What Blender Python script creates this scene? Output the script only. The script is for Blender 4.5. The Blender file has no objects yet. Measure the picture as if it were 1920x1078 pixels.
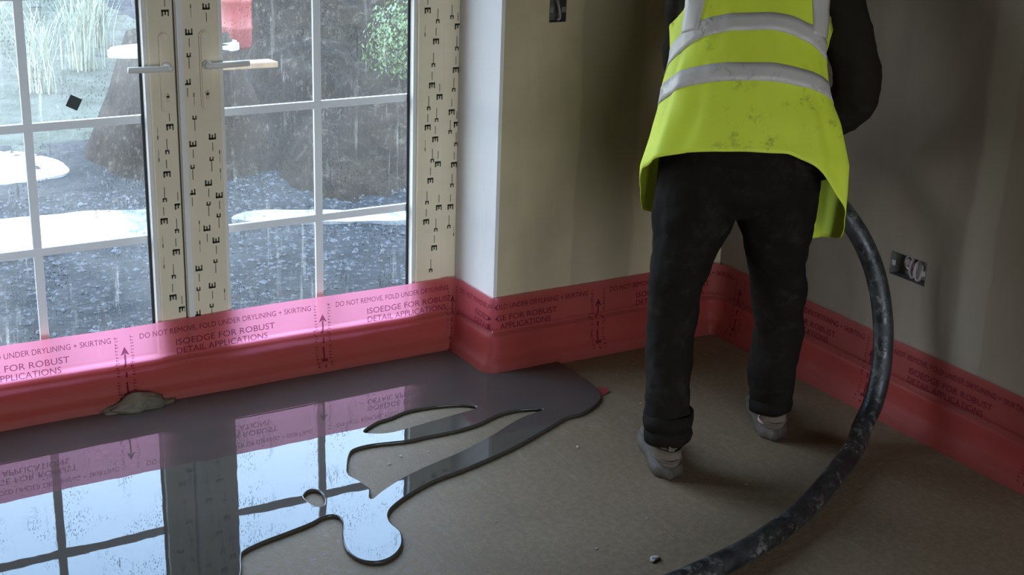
import bpy, bmesh, math, random
from mathutils import Vector, Matrix, noise
random.seed(7)
scn = bpy.context.scene
COL = scn.collection
PI = math.pi

# ------------------------------------------------------------------ camera
CAM_H = 1.70
yaw, pit, roll, FPX = 0.5444, 0.332, 0.0344, 2612.15
fw = Vector((math.sin(yaw)*math.cos(pit), math.cos(yaw)*math.cos(pit), -math.sin(pit)))
rt = Vector((math.cos(yaw), -math.sin(yaw), 0)); up = rt.cross(fw)
r2 = math.cos(roll)*rt + math.sin(roll)*up
u2 = -math.sin(roll)*rt + math.cos(roll)*up
cd = bpy.data.cameras.new('camera'); cam = bpy.data.objects.new('camera', cd); COL.objects.link(cam)
cd.sensor_width = 36.0; cd.lens = FPX/1920*36.0; cd.clip_start = 0.05; cd.clip_end = 200
m = Matrix((r2, u2, -fw)).transposed().to_4x4(); m.translation = Vector((0, 0, CAM_H))
cam.matrix_world = m
scn.camera = cam

# ------------------------------------------------------------------ world: bright hazy sky
SKY = 9.0
w = bpy.data.worlds.new('sky'); scn.world = w; w.use_nodes = True
nt = w.node_tree; nt.nodes.clear()
wo = nt.nodes.new('ShaderNodeOutputWorld'); bg = nt.nodes.new('ShaderNodeBackground')
tc = nt.nodes.new('ShaderNodeTexCoord'); sp = nt.nodes.new('ShaderNodeSeparateXYZ'); cr = nt.nodes.new('ShaderNodeValToRGB')
nt.links.new(tc.outputs['Generated'], sp.inputs[0]); nt.links.new(sp.outputs['Z'], cr.inputs[0])
cr.color_ramp.elements[0].position = 0.0; cr.color_ramp.elements[0].color = (0.86, 0.93, 1.0, 1)
cr.color_ramp.elements[1].position = 0.5; cr.color_ramp.elements[1].color = (0.40, 0.64, 1.0, 1)
nt.links.new(cr.outputs[0], bg.inputs[0]); bg.inputs[1].default_value = SKY
nt.links.new(bg.outputs[0], wo.inputs[0])

scn.view_settings.view_transform = 'Standard'; scn.view_settings.look = 'None'
scn.view_settings.gamma = 1.0; scn.view_settings.use_curve_mapping = False
scn.view_settings.exposure = 0.5

def portal(name, loc, rot, sx, sy):
    l = bpy.data.lights.new(name, 'AREA'); l.shape = 'RECTANGLE'; l.size = sx; l.size_y = sy
    l.cycles.is_portal = True
    o = bpy.data.objects.new(name, l); COL.objects.link(o); o.location = loc; o.rotation_euler = rot
portal('daylight_door', (1.205, 3.90, 1.05), (PI/2, 0, PI), 1.75, 2.05)
portal('daylight_rear', (0.3, -4.62, 1.22), (PI/2, 0, 0), 4.6, 2.2)

# ------------------------------------------------------------------ helpers
def tag(o, label=None, cat=None, group=None, kind=None):
    if label: o['label'] = label
    if cat: o['category'] = cat
    if group: o['group'] = group
    if kind: o['kind'] = kind
    return o
def empty(name, loc=(0, 0, 0), rz=0, parent=None):
    o = bpy.data.objects.new(name, None); COL.objects.link(o); o.location = loc; o.rotation_euler.z = rz
    o.empty_display_size = 0.1
    if parent: o.parent = parent
    return o
def link_mesh(name, me, mat=None, parent=None, smooth=False):
    o = bpy.data.objects.new(name, me); COL.objects.link(o)
    if mat and not me.materials: me.materials.append(mat)
    if parent: o.parent = parent
    if smooth:
        for p in me.polygons: p.use_smooth = True
    return o
def obj(name, bm, mat=None, parent=None, smooth=False):
    me = bpy.data.meshes.new(name); bm.to_mesh(me); bm.free()
    return link_mesh(name, me, mat, parent, smooth)
def pyobj(name, vs, fs, mat=None, parent=None, smooth=False):
    me = bpy.data.meshes.new(name); me.from_pydata([tuple(v) for v in vs], [], fs); me.update()
    return link_mesh(name, me, mat, parent, smooth)
def box(bm, x0, x1, y0, y1, z0, z1, bevel=0.0):
    vs = [bm.verts.new(p) for p in ((x0,y0,z0),(x1,y0,z0),(x1,y1,z0),(x0,y1,z0),(x0,y0,z1),(x1,y0,z1),(x1,y1,z1),(x0,y1,z1))]
    fs = [bm.faces.new([vs[i] for i in f]) for f in ((3,2,1,0),(4,5,6,7),(0,1,5,4),(1,2,6,5),(2,3,7,6),(3,0,4,7))]
    if bevel:
        es = list({e for f in fs for e in f.edges})
        bmesh.ops.bevel(bm, geom=es, offset=bevel, segments=2, affect='EDGES', profile=0.6)
def boxes(name, lst, mat, parent=None, bevel=0.0):
    bm = bmesh.new()
    for b in lst: box(bm, *b, bevel=bevel)
    return obj(name, bm, mat, parent)
def loft(bm, rings, n=24, cap=True):
    """rings: list of (centre, axis_a, axis_b) vectors"""
    prev = None; first = None
    for c, a, b in rings:
        cur = [bm.verts.new(Vector(c) + Vector(a)*math.cos(2*PI*k/n) + Vector(b)*math.sin(2*PI*k/n)) for k in range(n)]
        if prev:
            for k in range(n): bm.faces.new((prev[k], prev[(k+1)%n], cur[(k+1)%n], cur[k]))
        else: first = cur
        prev = cur
    if cap:
        bm.faces.new(list(reversed(first))); bm.faces.new(prev)
def frames(pts):
    out = []; ref = None
    for i, p in enumerate(pts):
        a = pts[max(i-1, 0)]; b = pts[min(i+1, len(pts)-1)]
        t = (Vector(b)-Vector(a)).normalized()
        if ref is None:
            ref = Vector((0, 0, 1)) if abs(t.z) < 0.9 else Vector((1, 0, 0))
        s = t.cross(ref).normalized(); ref = s.cross(t).normalized()
        out.append((Vector(p), s, ref, t))
    return out
def tube(bm, pts, rad, n=12, cap=True, round_end=False):
    rr = rad if isinstance(rad, (list, tuple)) else [rad]*len(pts)
    rings = [(p, s*r, q*r) for (p, s, q, t), r in zip(frames(pts), rr)]
    if round_end:
        f = frames(pts)
        a = [(f[0][0]-f[0][3]*rr[0]*k, f[0][1]*rr[0]*math.sqrt(max(1-k*k, 0.02)), f[0][2]*rr[0]*math.sqrt(max(1-k*k, 0.02))) for k in (0.98, 0.8, 0.45)]
        b = [(f[-1][0]+f[-1][3]*rr[-1]*k, f[-1][1]*rr[-1]*math.sqrt(max(1-k*k, 0.02)), f[-1][2]*rr[-1]*math.sqrt(max(1-k*k, 0.02))) for k in (0.45, 0.8, 0.98)]
        rings = a + rings + b
    loft(bm, rings, n, cap)
def spline(pts, per=8, closed=False):
    P = [Vector(p) for p in pts]; n = len(P); out = []
    segs = n if closed else n-1
    for i in range(segs):
        if closed: p0, p1, p2, p3 = P[(i-1)%n], P[i], P[(i+1)%n], P[(i+2)%n]
        else: p0, p1, p2, p3 = P[max(i-1,0)], P[i], P[i+1], P[min(i+2,n-1)]
        for k in range(per):
            t = k/per
            out.append(0.5*((2*p1)+(p2-p0)*t+(2*p0-5*p1+4*p2-p3)*t*t+(3*p1-p0-3*p2+p3)*t**3))
    if not closed: out.append(P[-1])
    return out
def bake(o):
    dg = bpy.context.evaluated_depsgraph_get()
    me = bpy.data.meshes.new_from_object(o.evaluated_get(dg))
    o.modifiers.clear(); o.data = me
    for p in me.polygons: p.use_smooth = True
def remesh(o, vox, smooth=4, disp=0.0, dsize=0.1, fac=0.5):
    r = o.modifiers.new('r', 'REMESH'); r.mode = 'VOXEL'; r.voxel_size = vox
    s = o.modifiers.new('s', 'SMOOTH'); s.iterations = smooth; s.factor = fac
    if disp:
        t = bpy.data.textures.new(o.name+'_folds', 'CLOUDS'); t.noise_scale = dsize; t.noise_depth = 2
        d = o.modifiers.new('d', 'DISPLACE'); d.texture = t; d.strength = disp; d.mid_level = 0.5; d.texture_coords = 'LOCAL'
    bake(o)
def interp(x, xs, ys):
    if x <= xs[0]: return ys[0]
    for i in range(len(xs)-1):
        if x <= xs[i+1]:
            t = (x-xs[i])/(xs[i+1]-xs[i]); t = t*t*(3-2*t)*0.5 + t*0.5
            return ys[i]+(ys[i+1]-ys[i])*t
    return ys[-1]

# ------------------------------------------------------------------ materials
class NT:
    def __init__(s, name):
        s.m = bpy.data.materials.new(name); s.m.use_nodes = True; s.t = s.m.node_tree; s.t.nodes.clear()
        s.out = s.n('ShaderNodeOutputMaterial')
    def n(s, k, **kw):
        x = s.t.nodes.new(k)
        for a, b in kw.items(): setattr(x, a, b)
        return x
    def l(s, a, b): s.t.links.new(a, b)
    def coord(s, scale=(1,1,1), kind='Object'):
        t = s.n('ShaderNodeTexCoord'); mp = s.n('ShaderNodeMapping'); mp.inputs['Scale'].default_value = scale
        if kind == 'World':
            g = s.n('ShaderNodeNewGeometry'); s.l(g.outputs['Position'], mp.inputs[0])
        else: s.l(t.outputs[kind], mp.inputs[0])
        return mp.outputs[0]
    def noise(s, vec, scale, detail=4, rough=0.55, dist=0.0):
        x = s.n('ShaderNodeTexNoise'); x.inputs['Scale'].default_value = scale; x.inputs['Detail'].default_value = detail
        x.inputs['Roughness'].default_value = rough; x.inputs['Distortion'].default_value = dist
        s.l(vec, x.inputs['Vector']); return x.outputs['Fac']
    def ramp(s, fac, stops):
        x = s.n('ShaderNodeValToRGB'); e = x.color_ramp.elements
        while len(e) < len(stops): e.new(0.5)
        for k, (p, c) in enumerate(stops):
            e[k].position = p; e[k].color = (c, c, c, 1) if not isinstance(c, tuple) else (*c, 1)
        s.l(fac, x.inputs[0]); return x.outputs[0]
    def mix(s, fac, a, b, mode='MIX'):
        x = s.n('ShaderNodeMix', data_type='RGBA', blend_type=mode)
        for sock, v in ((x.inputs[0], fac), (x.inputs[6], a), (x.inputs[7], b)):
            if hasattr(v, 'is_output'): s.l(v, sock)
            elif isinstance(v, tuple): sock.default_value = (*v, 1)
            else: sock.default_value = v
        return x.outputs[2]
    def math(s, op, a, b=0.0):
        x = s.n('ShaderNodeMath', operation=op)
        for sock, v in ((x.inputs[0], a), (x.inputs[1], b)):
            if hasattr(v, 'is_output'): s.l(v, sock)
            else: sock.default_value = v
        return x.outputs[0]
    def bump(s, h, strength=0.3, dist=0.01):
        x = s.n('ShaderNodeBump'); x.inputs['Strength'].default_value = strength; x.inputs['Distance'].default_value = dist
        s.l(h, x.inputs['Height']); return x.outputs[0]
    def principled(s, color, rough=0.6, metal=0.0, normal=None, spec=0.5, ior=None):
        b = s.n('ShaderNodeBsdfPrincipled')
        if hasattr(color, 'is_output'): s.l(color, b.inputs['Base Color'])
        else: b.inputs['Base Color'].default_value = (*color, 1)
        if hasattr(rough, 'is_output'): s.l(rough, b.inputs['Roughness'])
        else: b.inputs['Roughness'].default_value = rough
        b.inputs['Metallic'].default_value = metal; b.inputs['Specular IOR Level'].default_value = spec
        if ior: b.inputs['IOR'].default_value = ior
        if normal is not None: s.l(normal, b.inputs['Normal'])
        return b
    def done(s, b): s.l(b.outputs[0], s.out.inputs[0]); return s.m
def simple(name, c1, c2=None, scale=6, rough=0.6, metal=0, bump=0.0, bscale=60, spec=0.4, bdist=0.004):
    t = NT(name); v = t.coord()
    col = t.mix(t.ramp(t.noise(v, scale), [(0.35, 0.0), (0.65, 1.0)]), c1, c2 or c1)
    nm = t.bump(t.noise(v, bscale, 3), bump, bdist) if bump else None
    return t.done(t.principled(col, rough, metal, nm, spec))
M = {}
def plaster(name, base, dark, seams_shade=None):
    t = NT(name); v = t.coord(kind='World')
    big = t.noise(v, 1.7, 4, 0.6)
    trowel = t.noise(t.coord((2.0, 2.0, 0.45), 'World'), 4.0, 4, 0.6, 0.4)
    c = t.mix(t.ramp(big, [(0.35, 0.0), (0.68, 1.0)]), base, dark)
    c = t.mix(t.ramp(trowel, [(0.5, 0.0), (0.75, 0.35)]), c, tuple(min(1, x*1.25) for x in base))
    if seams_shade:
        for axis, x0, x1, colr, amt in seams_shade:
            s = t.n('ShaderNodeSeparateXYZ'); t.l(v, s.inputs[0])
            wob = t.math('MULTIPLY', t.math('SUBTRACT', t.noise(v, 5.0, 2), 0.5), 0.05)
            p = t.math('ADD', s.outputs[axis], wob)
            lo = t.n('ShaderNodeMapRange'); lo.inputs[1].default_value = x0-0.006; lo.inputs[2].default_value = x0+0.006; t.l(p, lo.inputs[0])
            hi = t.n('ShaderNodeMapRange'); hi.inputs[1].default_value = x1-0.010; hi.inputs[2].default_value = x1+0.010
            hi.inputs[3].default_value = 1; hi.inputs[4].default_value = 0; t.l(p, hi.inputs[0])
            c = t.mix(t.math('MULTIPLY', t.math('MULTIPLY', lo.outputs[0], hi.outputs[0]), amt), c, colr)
    nm = t.bump(t.noise(v, 35, 4), 0.12, 0.004)
    return t.done(t.principled(c, 0.78, 0, nm, 0.25))
M['plaster'] = plaster('pier_plaster', (0.48, 0.385, 0.245), (0.37, 0.295, 0.185), [(0, 2.37, 2.60, (0.31, 0.25, 0.16), 0.6)])  # dark band paints the wavy shadow on the pier into its plaster
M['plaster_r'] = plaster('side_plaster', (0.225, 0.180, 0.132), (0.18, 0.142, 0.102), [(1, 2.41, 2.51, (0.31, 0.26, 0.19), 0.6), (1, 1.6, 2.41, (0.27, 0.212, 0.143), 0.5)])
M['reveal'] = plaster('reveal_plaster', (0.66, 0.62, 0.575), (0.60, 0.565, 0.525))
M['ceil'] = plaster('ceiling_plaster', (0.34, 0.31, 0.27), (0.28, 0.255, 0.22))
# floor: dusty trowelled concrete
t = NT('concrete_floor'); v = t.coord(kind='World')
a = t.noise(v, 2.2, 5, 0.6); b2 = t.noise(v, 55, 4, 0.7); sp2 = t.noise(v, 160, 2, 0.5)
c = t.mix(t.ramp(a, [(0.3, 0.0), (0.7, 1.0)]), (0.205, 0.136, 0.072), (0.262, 0.180, 0.100))
c = t.mix(t.ramp(b2, [(0.42, 0.45), (0.62, 0.0)]), c, (0.115, 0.078, 0.045))
c = t.mix(t.ramp(sp2, [(0.66, 0.0), (0.74, 0.55)]), c, (0.42, 0.38, 0.32))
streak = t.noise(t.coord((14, 3, 1), 'World'), 3.0, 4, 0.6, 1.2)
c = t.mix(t.ramp(streak, [(0.55, 0.0), (0.72, 0.3)]), c, (0.29, 0.235, 0.17))
M['floor'] = t.done(t.principled(c, t.ramp(b2, [(0.3, 0.55), (0.7, 0.8)]), 0, t.bump(b2, 0.35, 0.004), 0.35))
# wet liquid screed: mirror smooth
t = NT('wet_screed'); v = t.coord(kind='World')
c = t.mix(t.ramp(t.noise(v, 3.0, 4), [(0.3, 0.0), (0.7, 1.0)]), (0.058, 0.050, 0.041), (0.074, 0.063, 0.052))
rip = t.noise(t.coord((1, 1, 1), 'World'), 7.0, 2, 0.4); fine = t.noise(v, 70, 2, 0.5)
h = t.math('ADD', rip, t.math('MULTIPLY', fine, 0.010))
pb = t.principled(c, 0.015, 0, t.bump(h, 0.10, 0.004), 0.5, ior=1.40)
M['screed'] = t.done(pb)
M['mortar'] = simple('wet_mortar', (0.12, 0.095, 0.055), (0.085, 0.068, 0.04), 30, 0.55, 0, 0.6, 120)
# PVC under protective film
M['pvc'] = simple('cream_film_pvc', (0.68, 0.575, 0.405), (0.62, 0.525, 0.37), 5, 0.38, 0, 0.06, 40, 0.5)
M['pvc_edge'] = simple('pale_pvc', (0.66, 0.63, 0.57), (0.62, 0.585, 0.52), 5, 0.33)
M['bar'] = simple('white_glazing_bar', (0.82, 0.83, 0.84), (0.78, 0.79, 0.80), 5, 0.35)
M['gasket'] = simple('black_gasket', (0.012, 0.012, 0.012), None, 5, 0.5)
M['ink'] = simple('tape_ink', (0.045, 0.04, 0.02), None, 5, 0.6)
M['brass'] = simple('lock_brass', (0.65, 0.55, 0.38), (0.55, 0.45, 0.3), 40, 0.3, 0.8)
M['steel'] = simple('galvanised_steel', (0.42, 0.41, 0.38), (0.30, 0.29, 0.27), 30, 0.42, 0.85, 0.2, 80)
M['boxin'] = simple('galvanised_inside', (0.20, 0.185, 0.16), (0.13, 0.12, 0.10), 40, 0.5, 0.6, 0.3, 70)
M['cable'] = simple('grey_pink_cable', (0.27, 0.21, 0.195), (0.22, 0.17, 0.16), 20, 0.5)
M['rubberg'] = simple('grommet', (0.40, 0.30, 0.29), (0.34, 0.26, 0.25), 20, 0.6)
# condensation covered glass
def misted(name, f0, f1, st_amt):
    t = NT(name); v = t.coord(kind='World')
    fog = t.ramp(t.noise(v, 1.6, 3, 0.5), [(0.38, f0), (0.66, f1)])
    streaks = t.noise(t.coord((38, 38, 2.6), 'World'), 1.0, 4, 0.7, 0.15)
    stm = t.ramp(streaks, [(0.56, 0.0), (0.66, 1.0)])
    patch = t.ramp(t.noise(v, 3.4, 2), [(0.46, 0.0), (0.62, 1.0)])
    veil = t.math('ADD', fog, t.math('MULTIPLY', t.math('MULTIPLY', stm, patch), st_amt))
    speck = t.ramp(t.noise(t.coord((90, 90, 34), 'World'), 1.0, 4, 0.75), [(0.56, 0.0), (0.70, 1.0)])
    veil = t.math('ADD', veil, t.math('MULTIPLY', speck, t.math('MULTIPLY', t.ramp(t.noise(v, 4.2, 3), [(0.40, 0.2), (0.62, 1.0)]), st_amt)))
    drops = t.n('ShaderNodeTexVoronoi'); drops.inputs['Scale'].default_value = 1.0
    t.l(t.coord((170, 170, 90), 'World'), drops.inputs['Vector'])
    dm = t.ramp(drops.outputs['Distance'], [(0.24, 1.0), (0.36, 0.0)])
    dpat = t.ramp(t.noise(v, 7.0, 4, 0.65), [(0.46, 0.0), (0.60, 1.0)])
    drip = t.ramp(t.noise(t.coord((75, 75, 9), 'World'), 1.0, 3, 0.6), [(0.60, 0.0), (0.68, 1.0)])
    dmask = t.math('MAXIMUM', t.math('MULTIPLY', dm, dpat), t.math('MULTIPLY', drip, t.math('MULTIPLY', dpat, 0.8)))
    tr = t.n('ShaderNodeBsdfTransparent'); t.l(t.mix(dmask, (0.95, 0.93, 0.89), (0.22, 0.24, 0.26)), tr.inputs[0])
    tl = t.n('ShaderNodeBsdfTranslucent'); tl.inputs[0].default_value = (1.0, 0.87, 0.72, 1)
    mx = t.n('ShaderNodeMixShader'); t.l(veil, mx.inputs[0]); t.l(tr.outputs[0], mx.inputs[1]); t.l(tl.outputs[0], mx.inputs[2])
    gl = t.n('ShaderNodeBsdfGlossy'); gl.inputs['Roughness'].default_value = 0.03
    fr = t.n('ShaderNodeFresnel'); fr.inputs[0].default_value = 1.35
    mx2 = t.n('ShaderNodeMixShader'); t.l(t.math('MULTIPLY', fr.outputs[0], 0.7), mx2.inputs[0]); t.l(mx.outputs[0], mx2.inputs[1]); t.l(gl.outputs[0], mx2.inputs[2])
    t.l(mx2.outputs[0], t.out.inputs[0]); return t.m
M['glass'] = misted('misted_glass', 0.012, 0.12, 0.11)
M['glass_b'] = misted('lightly_misted_glass', 0.006, 0.040, 0.085)
# translucent pink polythene
t = NT('pink_polythene'); v = t.coord(kind='World')
nz = t.noise(v, 9, 4, 0.6)
dcol = t.mix(nz, (0.35, 0.076, 0.052), (0.42, 0.098, 0.068))
di = t.principled(dcol, 0.5, 0, t.bump(t.noise(t.coord((3, 3, 14), 'World'), 3.0, 3), 0.12, 0.01), 0.25)
tl = t.n('ShaderNodeBsdfTranslucent'); tl.inputs[0].default_value = (1.0, 0.34, 0.50, 1)
mx = t.n('ShaderNodeMixShader'); mx.inputs[0].default_value = 0.38; t.l(di.outputs[0], mx.inputs[1]); t.l(tl.outputs[0], mx.inputs[2])
tr = t.n('ShaderNodeBsdfTransparent'); tr.inputs[0].default_value = (0.98, 0.42, 0.52, 1)
mx2 = t.n('ShaderNodeMixShader'); mx2.inputs[0].default_value = 0.22; t.l(mx.outputs[0], mx2.inputs[1]); t.l(tr.outputs[0], mx2.inputs[2])
t.l(mx2.outputs[0], t.out.inputs[0]); M['pink'] = t.m
t = NT('membrane_ink'); di = t.n('ShaderNodeBsdfDiffuse'); di.inputs[0].default_value = (0.10, 0.012, 0.025, 1)
tr = t.n('ShaderNodeBsdfTransparent'); tr.inputs[0].default_value = (0.85, 0.55, 0.75, 1)
mx = t.n('ShaderNodeMixShader'); mx.inputs[0].default_value = 0.40; t.l(di.outputs[0], mx.inputs[1]); t.l(tr.outputs[0], mx.inputs[2])
t.l(mx.outputs[0], t.out.inputs[0]); M['print'] = t.m
M['foam'] = simple('pink_foam', (0.40, 0.06, 0.07), (0.34, 0.05, 0.06), 10, 0.8)
# clothes
t = NT('hi_vis_fabric'); v = t.coord()
dirt = t.ramp(t.noise(v, 26, 5, 0.7), [(0.55, 0.0), (0.68, 0.6)])
dp = t.ramp(t.noise(v, 5.5, 2), [(0.52, 0.0), (0.64, 1.0)])
c = t.mix(t.ramp(t.noise(v, 4, 3), [(0.3, 0.0), (0.7, 1.0)]), (0.70, 0.80, 0.050), (0.64, 0.74, 0.055))
c = t.mix(t.math('MULTIPLY', dirt, dp), c, (0.22, 0.17, 0.04))
M['vest'] = t.done(t.principled(c, 0.62, 0, t.bump(t.noise(v, 240, 2), 0.12, 0.002), 0.3))
t = NT('reflective_tape'); v = t.coord()
wear = t.ramp(t.noise(t.coord((1, 1, 1)), 38, 5, 0.75, 0.6), [(0.53, 0.0), (0.64, 0.8)])
wp = t.ramp(t.noise(v, 5.0, 2), [(0.45, 0.0), (0.6, 1.0)])
c = t.mix(t.math('MULTIPLY', wear, wp), (0.57, 0.52, 0.46), (0.16, 0.13, 0.10))
M['reflect'] = t.done(t.principled(c, 0.55, 0.1, t.bump(t.noise(v, 60, 3), 0.2, 0.002), 0.5))
def cloth(name, c1, c2, dust, amt):
    t = NT(name); v = t.coord()
    c = t.mix(t.noise(v, 9, 4), c1, c2)
    c = t.mix(t.math('MULTIPLY', t.ramp(t.noise(v, 14, 5, 0.75), [(0.52, 0.0), (0.72, 1.0)]), amt), c, dust)
    return t.done(t.principled(c, 0.85, 0, t.bump(t.noise(v, 120, 3), 0.25, 0.003), 0.08))
M['jeans'] = cloth('dark_work_jeans', (0.0085, 0.0066, 0.0045), (0.013, 0.0105, 0.0075), (0.032, 0.030, 0.022), 0.5)
M['jacket'] = cloth('dark_jacket', (0.016, 0.012, 0.008), (0.022, 0.017, 0.011), (0.035, 0.028, 0.02), 0.3)
M['shoe'] = cloth('dusty_trainer', (0.115, 0.085, 0.06), (0.15, 0.112, 0.08), (0.06, 0.045, 0.03), 0.6)
M['sole'] = simple('trainer_sole', (0.10, 0.076, 0.054), (0.07, 0.053, 0.037), 30, 0.75, 0, 0.4, 90)
M['skin'] = simple('skin', (0.50, 0.30, 0.22), (0.46, 0.27, 0.19), 12, 0.5)
M['hair'] = simple('dark_hair', (0.025, 0.018, 0.012), (0.04, 0.028, 0.018), 60, 0.6, 0, 0.8, 200)
M['eye'] = simple('eye_white', (0.75, 0.73, 0.70), None, 5, 0.2)
M['iris'] = simple('dark_iris', (0.03, 0.02, 0.015), None, 5, 0.15)
# hose
t = NT('black_hose_rubber'); v = t.coord(kind='World')
mud = t.ramp(t.noise(v, 42, 5, 0.75), [(0.51, 0.0), (0.62, 1.0)]); mp2 = t.ramp(t.noise(v, 9, 3), [(0.42, 0.0), (0.60, 0.5)])
film = t.ramp(t.noise(v, 16, 4, 0.6), [(0.40, 0.0), (0.75, 0.5)])
c = t.mix(film, (0.012, 0.012, 0.012), (0.060, 0.060, 0.055)); c = t.mix(t.math('MULTIPLY', mud, mp2), c, (0.24, 0.22, 0.18))
M['hose'] = t.done(t.principled(c, t.ramp(film, [(0.0, 0.32), (0.5, 0.6)]), 0, t.bump(mud, 0.3, 0.002), 0.5))
# outside
t = NT('wet_mud'); v = t.coord(kind='World')
c = t.mix(t.ramp(t.noise(v, 2.2, 6, 0.7), [(0.35, 0.0), (0.65, 1.0)]), (0.012, 0.012, 0.0125), (0.026, 0.025, 0.025))
c = t.mix(t.ramp(t.noise(v, 26, 5, 0.75), [(0.55, 0.0), (0.70, 0.8)]), c, (0.085, 0.085, 0.09))  # lighter specks paint wet highlights into the mud colour
M['mud'] = t.done(t.principled(c, 0.85, 0, t.bump(t.noise(v, 22, 6, 0.7), 0.8, 0.03), 0.12))
t = NT('spoil_earth'); v = t.coord(kind='World')
c = t.mix(t.ramp(t.noise(v, 3.0, 6, 0.7), [(0.35, 0.0), (0.65, 1.0)]), (0.013, 0.0085, 0.005), (0.036, 0.024, 0.0145))
c = t.mix(t.ramp(t.noise(v, 15, 5, 0.7), [(0.55, 0.0), (0.70, 0.7)]), c, (0.105, 0.078, 0.052))  # wet glints put into the earth colour as paler specks
M['earth'] = t.done(t.principled(c, 0.92, 0, t.bump(t.noise(v, 18, 6, 0.7), 0.9, 0.05), 0.1))
M['lawn'] = simple('pale_rough_grass', (0.042, 0.045, 0.028), (0.080, 0.080, 0.058), 5, 0.9, 0, 0.8, 40, 0.1, 0.03)
M['stone'] = simple('wet_gravel', (0.014, 0.014, 0.015), (0.075, 0.075, 0.08), 22, 0.8, 0, 0.3, 60)
t = NT('puddle_sky_sheen'); v = t.coord(kind='World')
c = t.mix(t.ramp(t.noise(v, 7, 5, 0.65), [(0.40, 0.0), (0.62, 1.0)]), (0.11, 0.115, 0.12), (0.30, 0.31, 0.32))  # pale colour stands in for bright sky reflected in the puddles
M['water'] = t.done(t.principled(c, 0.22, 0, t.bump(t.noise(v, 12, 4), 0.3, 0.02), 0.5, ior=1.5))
M['straw'] = simple('pale_straw', (0.42, 0.41, 0.31), (0.22, 0.23, 0.14), 3, 0.7)
M['leaf'] = simple('bush_leaf', (0.085, 0.12, 0.035), (0.13, 0.17, 0.065), 6, 0.5)
M['twig'] = simple('bush_stem', (0.06, 0.045, 0.03), None, 6, 0.8)
M['white_plastic'] = simple('white_plastic', (0.34, 0.37, 0.40), (0.30, 0.33, 0.36), 4, 0.35)
M['red_plastic'] = simple('red_plastic', (0.26, 0.045, 0.04), (0.20, 0.04, 0.035), 5, 0.45)
M['orange_wood'] = simple('orange_board', (0.24, 0.14, 0.06), (0.19, 0.115, 0.06), 12, 0.7)
M['dark_sticker'] = simple('dark_sticker', (0.05, 0.065, 0.06), None, 5, 0.6)
M['pale_crumb'] = simple('pale_crumb', (0.42, 0.38, 0.32), (0.34, 0.30, 0.25), 40, 0.8)

# ------------------------------------------------------------------ room shell
YW, YP, XR, XW = 3.795, 3.546, 2.080, 2.981      # door face, pier face, reveal, right wall
XL, DL, DT, YB, XLW, CE = 0.330, 0.330, 2.13, -4.55, -2.2, 2.45
tag(boxes('floor', [(XLW-0.2, XW+0.2, YB-0.2, 4.0, -0.12, 0.0)], M['floor']), kind='structure')
tag(boxes('ceiling', [(XLW-0.2, XW+0.2, YB-0.2, 4.0, CE, CE+0.12)], M['ceil']), kind='structure')
PBX = (2.2440, 2.3040, 1.094, 1.167)             # recess for the box in the pier
x0, x1, z0, z1 = PBX
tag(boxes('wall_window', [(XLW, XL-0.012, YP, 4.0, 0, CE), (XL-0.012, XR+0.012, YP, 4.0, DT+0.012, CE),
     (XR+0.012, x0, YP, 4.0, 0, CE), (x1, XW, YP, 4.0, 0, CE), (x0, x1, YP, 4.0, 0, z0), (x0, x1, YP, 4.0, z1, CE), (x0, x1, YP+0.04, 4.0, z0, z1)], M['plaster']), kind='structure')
tag(boxes('trim_1', [(XR, XR+0.012, YP+0.0004, YW+0.07, 0, DT+0.012), (XL-0.012, XL, YP+0.0004, YW+0.07, 0, DT+0.012), (XL, XR, YP+0.0004, YW+0.07, DT, DT+0.012)], M['reveal']),
    'pale skimmed plaster lining of the door reveal', None, None, 'structure')
bd = boxes('corner_bead', [(XR-0.0012, XR+0.004, YP-0.0012, YP+0.004, 0, DT)], M['reveal'], bpy.data.objects['trim_1'])
RBX = (2.637, 2.776, 0.4345, 0.5065)             # y0,y1,z0,z1 of the double box in the right wall
y0, y1, z0, z1 = RBX
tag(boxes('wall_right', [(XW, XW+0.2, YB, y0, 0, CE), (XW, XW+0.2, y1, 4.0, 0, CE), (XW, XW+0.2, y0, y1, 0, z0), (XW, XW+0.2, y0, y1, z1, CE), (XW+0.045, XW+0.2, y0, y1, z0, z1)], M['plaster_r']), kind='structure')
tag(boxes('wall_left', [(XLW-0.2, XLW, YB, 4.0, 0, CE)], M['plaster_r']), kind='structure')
bx0, bx1 = -2.00, 2.60  # rear window out of view, widened and placed to brighten vest and pier
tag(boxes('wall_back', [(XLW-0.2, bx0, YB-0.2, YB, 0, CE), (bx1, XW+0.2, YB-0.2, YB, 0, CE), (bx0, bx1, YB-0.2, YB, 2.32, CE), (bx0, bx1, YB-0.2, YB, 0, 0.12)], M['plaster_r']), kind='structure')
wb = tag(boxes('window_1', [(bx0, bx0+0.06, YB-0.16, YB-0.08, 0.12, 2.32), (bx1-0.06, bx1, YB-0.16, YB-0.08, 0.12, 2.32), (bx0, bx1, YB-0.16, YB-0.08, 0.12, 0.18), (bx0, bx1, YB-0.16, YB-0.08, 2.26, 2.32), (0.27, 0.33, YB-0.16, YB-0.08, 0.18, 2.26)], M['pvc_edge']), kind='structure')

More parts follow.
